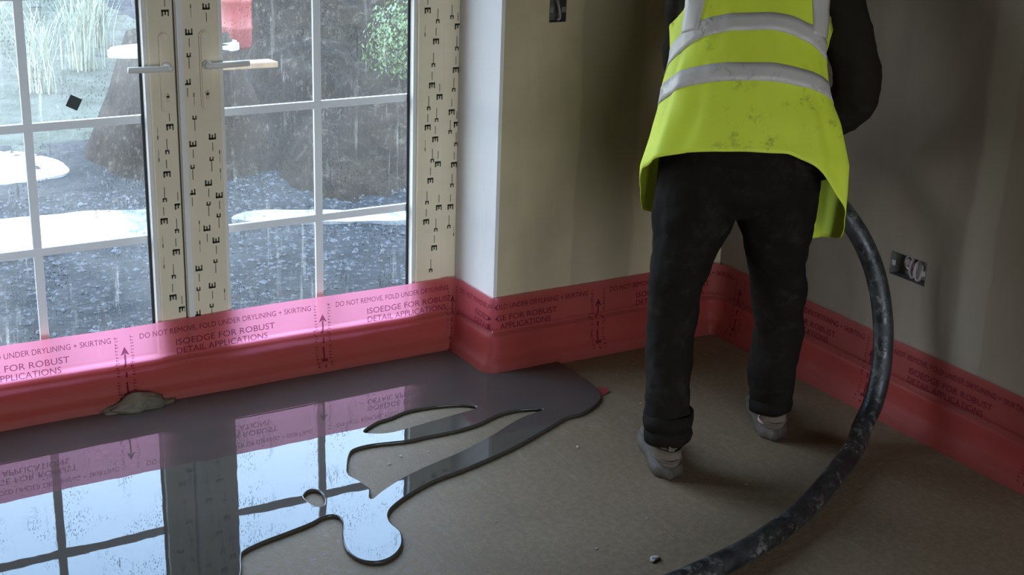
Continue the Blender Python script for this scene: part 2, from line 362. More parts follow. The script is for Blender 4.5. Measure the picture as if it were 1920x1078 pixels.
# ------------------------------------------------------------------ french doors
# outer frame
tag(boxes('trim_2', [(XR-0.055, XR, YW+0.004, YW+0.07, 0, DT), (XL, XL+0.055, YW+0.004, YW+0.07, 0, DT), (XL+0.055, XR-0.055, YW+0.004, YW+0.07, DT-0.06, DT), (XL+0.055, XR-0.055, YW+0.004, YW+0.07, 0, 0.045)], M['pvc'], bevel=0.004),
    'cream filmed outer frame around the glazed double doors', None, None, 'structure')
def glyphs(name, marks, flip, parent, y, xlim):
    bm = bmesh.new(); sg = -1 if flip else 1
    def q(xa, xb, za, zb):
        xa = max(xa, xlim[0]); xb = min(xb, xlim[1])
        if xb-xa < 0.0008: return
        vs = [bm.verts.new(p) for p in ((xa, y, za), (xb, y, za), (xb, y, zb), (xa, y, zb))]; bm.faces.new(vs)
    for k, x, z in marks:
        def r(dx0, dx1, dz0, dz1): 
            a, b = sorted((z+sg*dz0, z+sg*dz1)); q(x+dx0, x+dx1, a, b)
        if k == 'E':
            r(-0.0105, 0.0105, -0.009, -0.003); r(-0.0105, -0.0055, -0.009, 0.009); r(-0.0022, 0.0022, -0.009, 0.006); r(0.0065, 0.0105, -0.009, 0.009)
            r(-0.001, 0.001, -0.042, -0.017)
        elif k == 'y':
            r(-0.0062, 0.0062, -0.004, 0.0005); r(-0.0062, -0.0022, -0.004, 0.008); r(0.0025, 0.0062, -0.001, 0.008)
            r(-0.001, 0.001, -0.036, -0.004)
        else:
            r(-0.0014, 0.0014, -0.006, 0.006); r(-0.0004, 0.0006, -0.03, -0.008)
    return obj(name, bm, M['ink'], parent)
TAPE_A = [('E',1.155,1.136),('E',1.153,0.818),('y',1.142,0.749),('E',1.138,0.683),('y',1.128,0.610),('E',1.123,0.546),('E',1.166,0.585),('y',1.159,0.514),('E',1.154,0.449),('y',1.143,0.377),('E',1.138,0.312),('E',1.164,0.271),('d',1.117,0.791),('d',1.117,0.727),('d',1.116,0.473),('d',1.116,0.410),
          ('E',1.15,1.27),('y',1.152,1.2),('y',1.146,1.34),('E',1.142,1.41),('y',1.138,1.48),('E',1.134,1.55),('y',1.13,1.62),('E',1.126,1.69)]
TAPE_B = [('E',1.271,1.149),('E',1.219,1.081),('y',1.216,1.015),('E',1.208,0.942),('d',1.226,0.904),('y',1.225,0.837),('E',1.275,0.780),('y',1.270,0.713),('E',1.217,0.764),('y',1.213,0.695),('E',1.258,0.645),('E',1.289,0.605),('y',1.256,0.581),('y',1.285,0.542),('E',1.248,0.510),('E',1.274,0.470),('E',1.219,0.391),('y',1.270,0.404),('E',1.257,0.332),('y',1.215,0.325),('y',1.253,0.267),('E',1.208,0.252),('E',1.208,0.623),('d',1.226,0.530),('d',1.225,0.469),('d',1.294,0.310),('d',1.295,0.733),('d',1.295,0.678),('d',1.227,1.151),
          ('E',1.274,1.29),('y',1.272,1.22),('y',1.27,1.36),('E',1.266,1.43),('E',1.226,1.23),('y',1.224,1.3),('E',1.222,1.37)]
TAPE_C = [('E',1.963,1.109),('y',1.998,1.077),('E',1.993,1.014),('y',1.985,0.944),('E',1.981,0.879),('E',2.008,0.841),('y',1.971,0.810),('y',1.999,0.771),('E',1.968,0.748),('E',1.995,0.708),('y',1.986,0.642),('E',1.980,0.576),('E',2.006,0.627),('y',1.969,0.507),('E',1.967,0.442),('E',2.012,0.484),('y',2.002,0.413),('E',1.997,0.351),('y',1.986,0.278),('d',1.955,1.037),('d',1.960,0.679),
          ('E',2.004,1.15),('y',1.97,1.18),('E',1.974,1.25),('y',2.006,1.22),('E',2.008,1.29)]
TAPE_D = [('E',2.072,1.055),('y',2.070,0.989),('E',2.068,0.920),('y',2.062,0.860),('E',2.056,0.788),('y',2.052,0.727),('E',2.075,0.747),('y',2.074,0.685),('E',2.068,0.617),('y',2.062,0.552),('E',2.058,0.479),('y',2.054,0.415),('d',2.072,0.385),('y',2.051,1.086),('E',2.06,1.15)]
glyphs('film_print', TAPE_D, True, bpy.data.objects['trim_2'], YW+0.0034, (XR-0.053, XR-0.001))

ZB = [0.134, 0.486, 0.838, 1.190, 1.542, 1.90]
def leaf(name, X0, X1, gx0, gx1, bars_x, label, glass):
    root = tag(empty(name, (X0, YW, 0.0)), label, None, None, 'structure')
    def P(o): o.parent = root; o.matrix_parent_inverse = Matrix.Translation((-X0, -YW, 0)); return o
    yb = YW+0.055; zt = 2.065; zb = 0.05
    P(boxes('stile', [(X0, gx0-0.012, YW-0.004, yb, zb, zt)], M['pvc'], bevel=0.004))
    P(boxes('stile', [(gx1+0.012, X1, YW-0.004, yb, zb, zt)], M['pvc'], bevel=0.004))
    P(boxes('bottom_rail', [(gx0-0.012, gx1+0.012, YW-0.002, yb, zb, ZB[0]-0.012)], M['pvc']))
    P(boxes('top_rail', [(gx0-0.012, gx1+0.012, YW-0.002, yb, ZB[-1]+0.012, zt)], M['pvc']))
    # glazing bead and gasket round the glass
    def ring(nm, a, ya, yb2, mat):
        return P(boxes(nm, [(gx0-a[0], gx0+a[1], ya, yb2, ZB[0]-a[0], ZB[-1]+a[0]), (gx1-a[1], gx1+a[0], ya, yb2, ZB[0]-a[0], ZB[-1]+a[0]),
                            (gx0, gx1, ya, yb2, ZB[0]-a[0], ZB[0]+a[1]), (gx0, gx1, ya, yb2, ZB[-1]-a[1], ZB[-1]+a[0])], mat))
    ring('glazing_bead', (0.012, 0.0), YW+0.004, YW+0.030, M['pvc_edge'])
    ring('gasket', (0.001, 0.008), YW+0.0285, YW+0.0315, M['gasket'])
    yg = YW+0.030
    P(boxes('glazing_bar', [(bars_x-0.0125, bars_x+0.0125, yg+0.006, yg+0.016, ZB[0], ZB[-1])], M['bar'], bevel=0.003))
    for z in ZB[1:-1]: P(boxes('glazing_bar', [(gx0, gx1, yg+0.005, yg+0.017, z-0.012, z+0.012)], M['bar'], bevel=0.003))
    for (xa, xb) in ((gx0, bars_x), (bars_x, gx1)):
        for za, zc in zip(ZB[:-1], ZB[1:]):
            P(pyobj('pane', [(xa, yg+0.019, za), (xb, yg+0.019, za), (xb, yg+0.019, zc), (xa, yg+0.019, zc)], [(0, 1, 2, 3)], glass))
    return root, P
dA, PA = leaf('door_1', 0.385, 1.176, 0.487, 1.091, 0.776, 'glazed door leaf with its lever pointing to the left, left of the two', M['glass'])
dB, PB = leaf('door_2', 1.180, 2.025, 1.317, 1.921, 1.618, 'glazed door leaf beside the plaster pier, right of the two', M['glass_b'])
# black joint between leaves and raised meeting strip
PB(boxes('meeting_strip', [(1.182, 1.200, YW-0.012, YW-0.003, 0.15, 2.06)], M['pvc_edge'], bevel=0.003))
PA(boxes('joint_seal', [(1.1755, 1.1805, YW+0.002, YW+0.05, 0.06, 2.06)], M['gasket']))
PA(glyphs('film_print', TAPE_A, True, None, YW-0.0046, (1.106, 1.172)))
PB(glyphs('film_print', TAPE_B, False, None, YW-0.0046, (1.202, 1.303)))
PB(glyphs('film_print', TAPE_C, True, None, YW-0.0046, (1.935, 2.022)))
def handle(P, x, zc, sgn):
    # long rounded back plate
    bm = bmesh.new(); n = 10; hw = 0.0165; z0, z1 = zc-0.132, zc+0.095
    out = [(x+hw*math.cos(PI*k/n), z1-hw+hw*math.sin(PI*k/n)) for k in range(n+1)] + [(x-hw*math.cos(PI*k/n), z0+hw-hw*math.sin(PI*k/n)) for k in range(n+1)]
    f = bm.faces.new([bm.verts.new((a, YW-0.0045, b)) for a, b in out])
    r = bmesh.ops.extrude_face_region(bm, geom=[f]); vs = [g for g in r['geom'] if isinstance(g, bmesh.types.BMVert)]
    bmesh.ops.translate(bm, verts=vs, vec=(0, -0.010, 0))
    top = [g for g in r['geom'] if isinstance(g, bmesh.types.BMFace)]
    bmesh.ops.bevel(bm, geom=list({e for ff in top for e in ff.edges}), offset=0.004, segments=3, affect='EDGES')
    bmesh.ops.recalc_face_normals(bm, faces=bm.faces[:])
    h = P(obj('handle_plate', bm, M['pvc']))
    def sub(o): o.parent = h; return o
    bm = bmesh.new(); tube(bm, [(x, YW-0.012, zc), (x, YW-0.030, zc)], 0.0125, 20)
    pts = spline([(x, YW-0.040, zc), (x+sgn*0.014, YW-0.047, zc), (x+sgn*0.05, YW-0.049, zc+0.001), (x+sgn*0.115, YW-0.045, zc+0.002)], 6)
    tube(bm, [(x, YW-0.024, zc), (x, YW-0.050, zc)], [0.0115, 0.0095], 16)
    fr_ = frames(pts); loft(bm, [(p, s*0.0065, q*0.0088) for p, s, q, t_ in fr_], 12)
    sub(obj('lever', bm, M['pvc_edge'], None, True))
    bm = bmesh.new(); zk = zc-0.085
    tube(bm, [(x, YW-0.013, zk+0.006), (x, YW-0.017, zk+0.006)], 0.0075, 16); box(bm, x-0.0042, x+0.0042, YW-0.017, YW-0.013, zk-0.014, zk+0.004)
    ck = sub(obj('lock_cylinder', bm, M['brass']))
    bm = bmesh.new(); box(bm, x-0.0008, x+0.0008, YW-0.0176, YW-0.0168, zk+0.001, zk+0.011)
    sub(obj('keyhole', bm, M['gasket']))
    bm = bmesh.new(); tube(bm, [(x, YW-0.013, zc+0.078), (x, YW-0.0155, zc+0.078)], 0.0035, 12); sub(obj('screw_cap', bm, M['pvc_edge']))
handle(PA, 1.148, 0.990, -1)
handle(PB, 1.262, 0.990, 1)
# small dark square label on the glass
bm = bmesh.new(); box(bm, -0.017, 0.017, -0.0006, 0.0006, -0.017, 0.017)
o = obj('glass_sticker', bm, M['dark_sticker']); o.location = (0.901, YW+0.030, 0.900); o.rotation_euler = (0, math.radians(28), 0)
tag(o, 'small dark square patch stuck on the misted left door glass', 'sticker')

# ------------------------------------------------------------------ pink perimeter membrane
def rounded(pts, radii, step=0.02):
    out = []; cur = Vector(pts[0])
    def seg(a, b):
        L = (b-a).length; n = max(1, int(L/step))
        d = (b-a)/max(L, 1e-9)
        for k in range(n): out.append((a+(b-a)*(k/n), Vector((d.y, -d.x))))
    for i in range(1, len(pts)-1):
        p = Vector(pts[i]); a = (Vector(pts[i-1])-p).normalized(); b = (Vector(pts[i+1])-p).normalized(); r = radii[i-1]
        s = p+a*r; e = p+b*r; c = p+(a+b)*r
        seg(cur, s)
        d0 = -a; d1 = b; n0 = Vector((d0.y, -d0.x)); n1 = Vector((d1.y, -d1.x))
        for k in range(10):
            t = (k+0.5)/10*PI/2
            nn = (n0*math.cos(t)+n1*math.sin(t)).normalized()
            sg = 1 if n0.dot(b) < 0 else -1          # convex: centre is behind the surface
            out.append((c+nn*r*sg, nn))
        cur = e
    seg(cur, Vector(pts[-1])); d = (Vector(pts[-1])-cur).normalized(); out.append((Vector(pts[-1]), Vector((d.y, -d.x))))
    us = [0.0]
    for i in range(1, len(out)): us.append(us[-1]+(out[i][0]-out[i-1][0]).length)
    return out, us
MPATH = [(-2.19, YP-0.001), (XL+0.001, YP-0.001), (XL+0.001, YW-0.006), (XR-0.001, YW-0.006), (XR-0.001, YP-0.001), (XW-0.001, YP-0.001), (XW-0.001, YB+0.05)]
mp, mu = rounded(MPATH, [0.006, 0.045, 0.045, 0.006, 0.07, ])
PROF_Z = [0.0, 0.018, 0.038, 0.046, 0.075, 0.116, 0.124, 0.128, 0.136, 0.141, 0.152, 0.17, 0.20, 0.247]
PROF_D = [0.046, 0.041, 0.034, 0.024, 0.018, 0.019, 0.018, 0.002, 0.002, 0.016, 0.016, 0.0145, 0.012, 0.009]
def lin(x, xs, ys):
    if x <= xs[0]: return ys[0]
    for i in range(len(xs)-1):
        if x <= xs[i+1]: return ys[i]+(ys[i+1]-ys[i])*(x-xs[i])/(xs[i+1]-xs[i])
    return ys[-1]
def mem(u, z, extra=0.0):
    u = min(max(u, 0), mu[-1]-1e-6)
    lo, hi = 0, len(mu)-1
    while hi-lo > 1:
        mid = (lo+hi)//2
        if mu[mid] <= u: lo = mid
        else: hi = mid
    t = (u-mu[lo])/max(mu[hi]-mu[lo], 1e-9)
    p = mp[lo][0].lerp(mp[hi][0], t); n = mp[lo][1].lerp(mp[hi][1], t).normalized()
    wv = 0.5+0.5*noise.noise(Vector((u*5.5, z*9, 3.0)))
    gz = min(1.0, abs(z-0.132)/0.012)**2
    d = lin(z, PROF_Z, PROF_D) + 0.007*wv*(1-z/0.30)*gz + 0.0015*noise.noise(Vector((u*30, z*20, 1)))
    zz = z + (0.004*noise.noise(Vector((u*2.2, 7, 0))) if z > 0.05 else 0)
    return Vector((p.x+n.x*(d+extra), p.y+n.y*(d+extra), zz))
vs, fs = [], []
zs = [0.001, 0.010, 0.018, 0.028, 0.038, 0.046, 0.060, 0.075, 0.092, 0.108, 0.116, 0.124, 0.128, 0.136, 0.141, 0.152, 0.165, 0.18, 0.20, 0.225, 0.247]
for u in mu:
    for z in zs: vs.append(mem(u, z))
nz_ = len(zs)
for i in range(len(mu)-1):
    for k in range(nz_-1): fs.append((i*nz_+k, (i+1)*nz_+k, (i+1)*nz_+k+1, i*nz_+k+1))
membrane = pyobj('edge_membrane', vs, fs, M['pink'], None, True)
tag(membrane, 'pink printed polythene edging strip running round the foot of the walls', 'edging strip')
# foam upstand hidden behind the lower half of the strip
vs, fs = [], []
for i, u in enumerate(mu):
    for z, e in ((0.0, -0.004), (0.118, -0.004)):
        p = mem(u, z, 0); n = Vector((mp[i][1].x, mp[i][1].y, 0))
        base = Vector((mp[i][0].x, mp[i][0].y, z))
        vs.append(base+n*0.009)
for i in range(len(mu)-1): fs.append((2*i, 2*i+2, 2*i+3, 2*i+1))
pyobj('foam_upstand', vs, fs, M['foam'], membrane, True)
def u_at(x, y):
    best = min(range(len(mu)), key=lambda i: (mp[i][0]-Vector((x, y))).length)
    return mu[best]
def text_mesh(body, size, sx=1.0):
    cu = bpy.data.curves.new('t', 'FONT'); cu.body = body; cu.size = size; cu.align_x = 'LEFT'; cu.resolution_u = 3
    o = bpy.data.objects.new('t', cu); COL.objects.link(o)
    dg = bpy.context.evaluated_depsgraph_get(); me = bpy.data.meshes.new_from_object(o.evaluated_get(dg))
    bpy.data.objects.remove(o)
    w = max(v.co.x for v in me.vertices)
    return me, w
def mem_text(body, u0, z0, height, width, name='printed_text'):
    me, w_ = text_mesh(body, height/0.70)
    k = width/w_
    for v_ in me.vertices:
        v_.co = mem(u0+v_.co.x*k, z0+v_.co.y, 0.0022)
    me.materials.clear()
    return link_mesh(name, me, M['print'], membrane)
def mem_poly(name, polys):
    bm = bmesh.new()
    for P_ in polys: bm.faces.new([bm.verts.new(mem(u, z, 0.0024)) for u, z in P_])
    return obj(name, bm, M['print'], membrane)
def arrow(u):
    a = 0.0042; polys = []
    def shaft(za, zb):
        n = 5
        for k in range(n):
            p, q = za+(zb-za)*k/n, za+(zb-za)*(k+1)/n
            polys.append([(u-a/1.6, p), (u+a/1.6, p), (u+a/1.6, q), (u-a/1.6, q)])
    shaft(0.098, 0.170); polys.append([(u-0.013, 0.166), (u, 0.172), (u, 0.192)]); polys.append([(u+0.013, 0.166), (u, 0.192), (u, 0.172)])
    shaft(0.046, 0.085); polys.append([(u-0.012, 0.050), (u, 0.022), (u, 0.046)]); polys.append([(u+0.012, 0.050), (u, 0.046), (u, 0.022)])
    mem_poly('printed_arrow', polys)
    # two columns of tiny unreadable print either side of the arrow
    rnd = random.Random(int(u*100)); cells = []
    for off in (-0.027, 0.018):
        z = 0.028
        while z < 0.225:
            if not 0.088 < z < 0.100:
                hh = rnd.uniform(0.003, 0.006)
                k = rnd.random()
                cells.append([(u+off, z), (u+off+0.009, z), (u+off+0.009, z+0.0012), (u+off, z+0.0012)])
                if k > 0.35: cells.append([(u+off+rnd.choice((0, 0.007)), z), (u+off+0.002, z), (u+off+0.002, z+hh), (u+off, z+hh)])
                if k < 0.6: cells.append([(u+off, z+hh*0.6), (u+off+0.009, z+hh*0.6), (u+off+0.009, z+hh*0.6+0.001), (u+off, z+hh*0.6+0.001)])
            z += 0.0095
    tag(mem_poly('printed_column', cells), kind='stuff')
series = [u_at(0.987, YW)+0.617*k for k in range(-1, 2)]
uW = u_at(XR-0.05, YW)
second = [u_at(2.46, YP)+0.62*k for k in range(-1, 6)]
for s_i, ser in enumerate((series, second)):
    for u in ser:
        arrow(u)
        end = u+0.617
        if s_i == 0 and end > uW+0.02:
            mem_text('DO NOT REMOVE, FOLD UNDER DRYLINING', u+0.045, 0.208, 0.0165, 0.40)
        else:
            mem_text('DO NOT REMOVE, FOLD UNDER DRYLINING + SKIRTING', u+0.045, 0.208, 0.0165, 0.535)
        mem_text('ISOEDGE FOR ROBUST', u+0.150, 0.171, 0.0185, 0.31)
        mem_text('DETAIL APPLICATIONS', u+0.150, 0.144, 0.0185, 0.285)

# ------------------------------------------------------------------ liquid screed
POOL_EDGE = [(2.301,3.522),(2.306,3.414),(2.302,3.319),(2.283,3.222),(2.229,3.163),(2.150,3.124),(2.091,3.119),(1.995,3.076),(1.846,3.013),(1.676,2.961),(1.563,2.937),(1.478,2.902),(1.408,2.862),(1.372,2.827),(1.356,2.782),(1.357,2.727),(1.330,2.667),(1.288,2.630),(1.245,2.624),(1.212,2.652),(1.203,2.707),(1.220,2.771),(1.251,2.842),(1.248,2.877),(1.221,2.885),(1.178,2.867),(1.107,2.850),(1.039,2.835),(0.986,2.814),(0.968,2.784),(0.942,2.716),(0.878,2.616),(0.792,2.542),(0.682,2.382),(0.5,2.26),(0.2,2.2),(-0.2,2.28),(-0.7,2.2),(-1.2,2.3),(-1.7,2.22),(-2.16,2.3)]
HOLE_A = [(1.521,3.296),(1.581,3.335),(1.629,3.345),(1.689,3.365),(1.749,3.366),(1.816,3.354),(1.867,3.333),(1.888,3.297),(1.809,3.284),(1.738,3.274),(1.660,3.263),(1.586,3.256),(1.538,3.272)]
HOLE_B = [(1.365,2.917),(1.386,2.969),(1.382,3.022),(1.371,3.069),(1.391,3.119),(1.424,3.179),(1.452,3.203),(1.507,3.206),(1.600,3.186),(1.663,3.186),(1.762,3.184),(1.843,3.197),(1.909,3.222),(1.975,3.232),(2.024,3.221),(2.059,3.199),(1.983,3.181),(1.923,3.157),(1.831,3.110),(1.718,3.062),(1.611,3.030),(1.553,3.012),(1.489,2.988),(1.411,2.946)]
HOLE_C = [(1.219,3.011),(1.248,3.033),(1.264,3.011),(1.258,2.971),(1.242,2.940),(1.226,2.942),(1.217,2.973)]
edge = [tuple(p) for p in spline([(x, y, 0) for x, y in POOL_EDGE], 5)]
outer = edge + [(-2.16, 3.525, 0), (XL+0.02, 3.525, 0), (XL+0.02, YW-0.02, 0), (XR-0.02, YW-0.02, 0), (XR-0.02, 3.525, 0)]
cu = bpy.data.curves.new('pool', 'CURVE'); cu.dimensions = '2D'; cu.fill_mode = 'BOTH'
def sp_add(pts):
    s = cu.splines.new('POLY'); s.points.add(len(pts)-1); s.use_cyclic_u = True
    for q, p in zip(s.points, pts): q.co = (p[0], p[1], 0, 1)
sp_add(outer)
for h_ in (HOLE_A, HOLE_B, HOLE_C): sp_add(spline([(x, y, 0) for x, y in h_], 5, True))
cu.bevel_depth = 0.0045; cu.bevel_resolution = 4; cu.extrude = 0.0005; cu.offset = -0.004
tmp = bpy.data.objects.new('pool', cu); COL.objects.link(tmp)
dg = bpy.context.evaluated_depsgraph_get(); me = bpy.data.meshes.new_from_object(tmp.evaluated_get(dg)); bpy.data.objects.remove(tmp)
for v_ in me.vertices: v_.co.z += 0.0052
me.materials.clear()
pool = link_mesh('screed_pool', me, M['screed'])
for p in me.polygons: p.use_smooth = abs(p.normal.z) < 0.99
tag(pool, 'glossy grey pool of freshly poured liquid screed with finger shaped runs', 'liquid screed')
# splash of mortar on the strip
bm = bmesh.new(); bmesh.ops.create_icosphere(bm, subdivisions=4, radius=1.0)
for v_ in bm.verts:
    n_ = 1+0.22*noise.noise(v_.co*2.3)+0.08*noise.noise(v_.co*7)
    v_.co = Vector((v_.co.x*0.105*n_, v_.co.y*0.035*n_, v_.co.z*0.042*n_*max(0.25, 1-abs(v_.co.x)**1.6)+0.008))
o = obj('mortar_splash', bm, M['mortar'], None, True); o.location = (1.005, 3.738, 0.006)
tag(o, 'lump of grey-brown wet mortar splashed on the pink strip under the doors', 'mortar')

# ------------------------------------------------------------------ back boxes in the walls
def backbox_right():
    y0, y1, z0, z1 = RBX; d = 0.043; tk = 0.0015
    root = tag(empty('socket_box', (XW, (y0+y1)/2, z0)), 'twin metal socket box with looped cables sunk in the right wall', 'electrical box')
    inv = Matrix.Translation((-XW, -(y0+y1)/2, -z0))
    def P(o): o.parent = root; o.matrix_parent_inverse = inv; return o
    e = 0.0004
    P(boxes('shell', [(XW-0.001, XW+d, y0+e, y0+tk, z0+e, z1-e), (XW-0.001, XW+d, y1-tk, y1-e, z0+e, z1-e), (XW-0.001, XW+d, y0+tk, y1-tk, z0+e, z0+tk), (XW-0.001, XW+d, y0+tk, y1-tk, z1-tk, z1-e), (XW+d-tk, XW+d, y0+tk, y1-tk, z0+tk, z1-tk)], M['boxin']))
    zm = (z0+z1)/2; ym = (y0+y1)/2
    for yy in (y0+0.0095, y1-0.0095):
        bm = bmesh.new(); box(bm, XW+0.002, XW+0.0035, yy-0.008, yy+0.008, zm-0.008, zm+0.008); tube(bm, [(XW+0.0015, yy, zm), (XW+0.006, yy, zm)], 0.003, 12)
        P(obj('fixing_lug', bm, M['steel']))
    bm = bmesh.new()
    pts = [(XW+0.034, ym+0.026+0.017*math.cos(a), zm+0.004+0.019*math.sin(a)) for a in [2*PI*k/24 for k in range(25)]]
    tube(bm, pts, 0.004, 8, cap=False); P(obj('knockout_ring', bm, M['steel'], None, True))
    bm = bmesh.new(); tube(bm, [(XW+0.040, ym+0.026, zm+0.004), (XW+0.026, ym+0.026, zm+0.004)], 0.0135, 20); P(obj('grommet', bm, M['rubberg'], None, True))
    for k, (yo, rr, xo) in enumerate(((-0.012, 0.012, 0.014), (-0.036, 0.014, 0.010))):
        bm = bmesh.new()
        pts = spline([(XW+0.036, ym+yo+rr, z1-0.006), (XW+xo, ym+yo+rr, z1-0.018), (XW+xo-0.006, ym+yo+rr*0.9, z0+0.026), (XW+xo-0.006, ym+yo, z0+0.010), (XW+xo-0.006, ym+yo-rr*0.8, z0+0.022), (XW+xo, ym+yo-rr*0.9, z1-0.014)], 6)
        tube(bm, pts, 0.0048, 10); P(obj('cable_loop', bm, M['cable'], None, True))
backbox_right()
def backbox_pier():
    x0, x1, z0, z1 = PBX; d = 0.038; tk = 0.0015; e = 0.0004
    root = tag(empty('switch_box', ((x0+x1)/2, YP, z0)), 'narrow metal switch box sunk in the pier at the top edge', 'electrical box')
    inv = Matrix.Translation((-(x0+x1)/2, -YP, -z0))
    def P(o): o.parent = root; o.matrix_parent_inverse = inv; return o
    P(boxes('shell', [(x0+e, x0+tk, YP-0.001, YP+d, z0+e, z1-e), (x1-tk, x1-e, YP-0.001, YP+d, z0+e, z1-e), (x0+tk, x1-tk, YP-0.001, YP+d, z0+e, z0+tk), (x0+tk, x1-tk, YP-0.001, YP+d, z1-tk, z1-e), (x0+tk, x1-tk, YP+d-tk, YP+d, z0+tk, z1-tk)], M['boxin']))
    zm = (z0+z1)/2
    for xx in (x0+0.0085, x1-0.0085):
        bm = bmesh.new(); box(bm, xx-0.007, xx+0.007, YP+0.002, YP+0.0035, zm-0.008, zm+0.008); tube(bm, [(xx, YP+0.0015, zm), (xx, YP+0.006, zm)], 0.003, 12); P(obj('fixing_lug', bm, M['steel']))
    bm = bmesh.new(); xm = (x0+x1)/2
    tube(bm, spline([(xm+0.01, YP+0.034, z1-0.005), (xm+0.008, YP+0.012, z1-0.02), (xm+0.012, YP+0.006, z0+0.014), (xm+0.004, YP+0.008, z0+0.006)], 6), 0.0045, 10)
    P(obj('cable', bm, M['cable'], None, True))
backbox_pier()

# ------------------------------------------------------------------ the worker
O_ = Vector((2.35, 2.74, 0)); FDv = Vector((math.sin(yaw), math.cos(yaw), 0)); RDv = Vector((math.cos(yaw), -math.sin(yaw), 0)); ZV = Vector((0, 0, 1))
person = tag(empty('person', O_), 'person in yellow hi-vis vest and dark trousers bending forward over a hose', 'person')
# children are modelled in a local frame: x = the worker's right, y = forward, z = up
person.rotation_euler.z = -yaw
V = Vector
def part(name, bm, mat, smooth=True): return obj(name, bm, mat, person, smooth)
LEGL = [(-0.124,-0.007,0.655,0.102),(-0.145,-0.026,0.556,0.081),(-0.157,-0.043,0.471,0.069),(-0.162,-0.065,0.357,0.064),(-0.163,-0.081,0.271,0.065),(-0.162,-0.098,0.190,0.060),(-0.158,-0.105,0.158,0.065),(-0.157,-0.109,0.130,0.062),(-0.154,-0.112,0.094,0.052)]
LEGR = [(0.104,0.011,0.658,0.096),(0.124,0.041,0.544,0.081),(0.147,0.075,0.409,0.070),(0.158,0.100,0.305,0.066),(0.158,0.126,0.197,0.068),(0.166,0.145,0.130,0.061),(0.170,0.155,0.078,0.052)]
def leg_rings(L_, k=1.0, dk=1.08):
    P3 = [V(r_[:3]) for r_ in L_]; fine = spline(P3, 5); n = len(L_)-1
    out = []
    for i, p in enumerate(fine):
        t_ = i/5; a = L_[min(int(t_), n)][3]; b = L_[min(int(t_)+1, n)][3]; r_ = (a+(b-a)*(t_-int(t_)))*k
        out.append((p, V((r_, 0, 0)), V((0, r_*dk, 0.0))))
    return out
# --- trousers
bm = bmesh.new()
for L_, hip in ((LEGL, V((-0.100, -0.005, 0.80))), (LEGR, V((0.085, 0.0, 0.80)))):
    r_ = leg_rings(L_)
    top = [(hip, V((0.118, 0, 0)), V((0, 0.122, 0.0))), ((hip+V(L_[0][:3]))/2, V((0.113, 0, 0)), V((0, 0.118, 0)))]
    loft(bm, top + r_, 28)
loft(bm, [(V((-0.008, 0.030, 0.945)), V((0.185, 0, 0)), V((0, 0.105, -0.03))), (V((-0.010, 0.008, 0.89)), V((0.200, 0, 0)), V((0, 0.118, -0.03))),
          (V((-0.012, -0.010, 0.83)), V((0.214, 0, 0)), V((0, 0.128, -0.02))), (V((-0.012, -0.012, 0.77)), V((0.212, 0, 0)), V((0, 0.126, 0))), (V((-0.012, -0.004, 0.715)), V((0.185, 0, 0)), V((0, 0.100, 0)))], 36)
trousers = part('trousers', bm, M['jeans'])
remesh(trousers, 0.007, 5, 0.024, 0.10)
# turned cuff of the near leg and seams / pockets
def ring_strip(name, c, rx, ry, h, mat, tilt=0.0, thick=0.006):
    bm = bmesh.new()
    rings = []
    for k, (dz, dr) in enumerate(((0.0, 0.0), (0.0, thick), (h*0.5, thick*1.6), (h, thick), (h, 0.0))):
        rings.append((V(c)+V((0, 0, dz)), V((rx+dr, 0, tilt)), V((0, ry+dr, 0))))
    loft(bm, rings, 28, cap=False)
    for v_ in bm.verts: v_.co += 0.005*noise.noise_vector(v_.co*22)
    return part(name, bm, mat)
ring_strip('trouser_cuff', (-0.157, -0.108, 0.134), 0.060, 0.064, 0.040, M['jeans'], 0.006)
ring_strip('trouser_cuff', (-0.155, -0.112, 0.094), 0.055, 0.060, 0.040, M['jeans'], 0.004)
ring_strip('trouser_cuff', (0.168, 0.152, 0.078), 0.053, 0.058, 0.040, M['jeans'], 0.004)
# --- torso parametrisation (bent forward): s = distance up the back from the hem
TB = V((0, -0.118, 0.888)); TT = V((0.0, 0.49, 0.872)).normalized(); TN = V((0, 0.872, -0.49)).normalized()
TS = [-0.16, 0.0, 0.10, 0.20, 0.30, 0.40, 0.48, 0.55, 0.60, 0.64]
TA = [0.236, 0.238, 0.228, 0.207, 0.194, 0.208, 0.222, 0.205, 0.150, 0.085]
TD = [0.135, 0.132, 0.128, 0.122, 0.120, 0.122, 0.122, 0.112, 0.090, 0.065]
TC = [0.004, 0.004, 0.006, 0.002, 0.010, 0.022, 0.026, 0.026, 0.026, 0.026]
TBK = [0.012, 0.0, -0.012, -0.014, -0.004, 0.004, 0.004, 0.012, 0.030, 0.050]
def torso(th, s, grow=0.0):
    """th = 0 at the middle of the back, +90 deg at the worker's right side"""
    a = interp(s, TS, TA)+grow; d = interp(s, TS, TD)+grow; c = interp(s, TS, TC)
    base = TB+TT*s+TN*(interp(s, TS, TBK)+interp(s, TS, TD))
    ct, st = math.cos(th), math.sin(th)
    e = 0.85
    cx = math.copysign(abs(st)**e, st); cy = math.copysign(abs(ct)**e, ct)
    return base+V((c+a*cx, 0, 0))-TN*(d*cy)
bm = bmesh.new(); n = 36; prev = None
for i in range(20):
    s = -0.02+0.66*i/19
    cur = [bm.verts.new(torso(-2*PI*k/n, s, -0.016)) for k in range(n)]
    if prev:
        for k in range(n): bm.faces.new((prev[k], prev[(k+1)%n], cur[(k+1)%n], cur[k]))
    else: bm.faces.new(list(reversed(cur)))
    prev = cur
bm.faces.new(prev)
SHR, ELR, HAR = V((0.210, 0.215, 1.295)), V((0.328, 0.215, 0.985)), V((0.165, 0.40, 0.800))
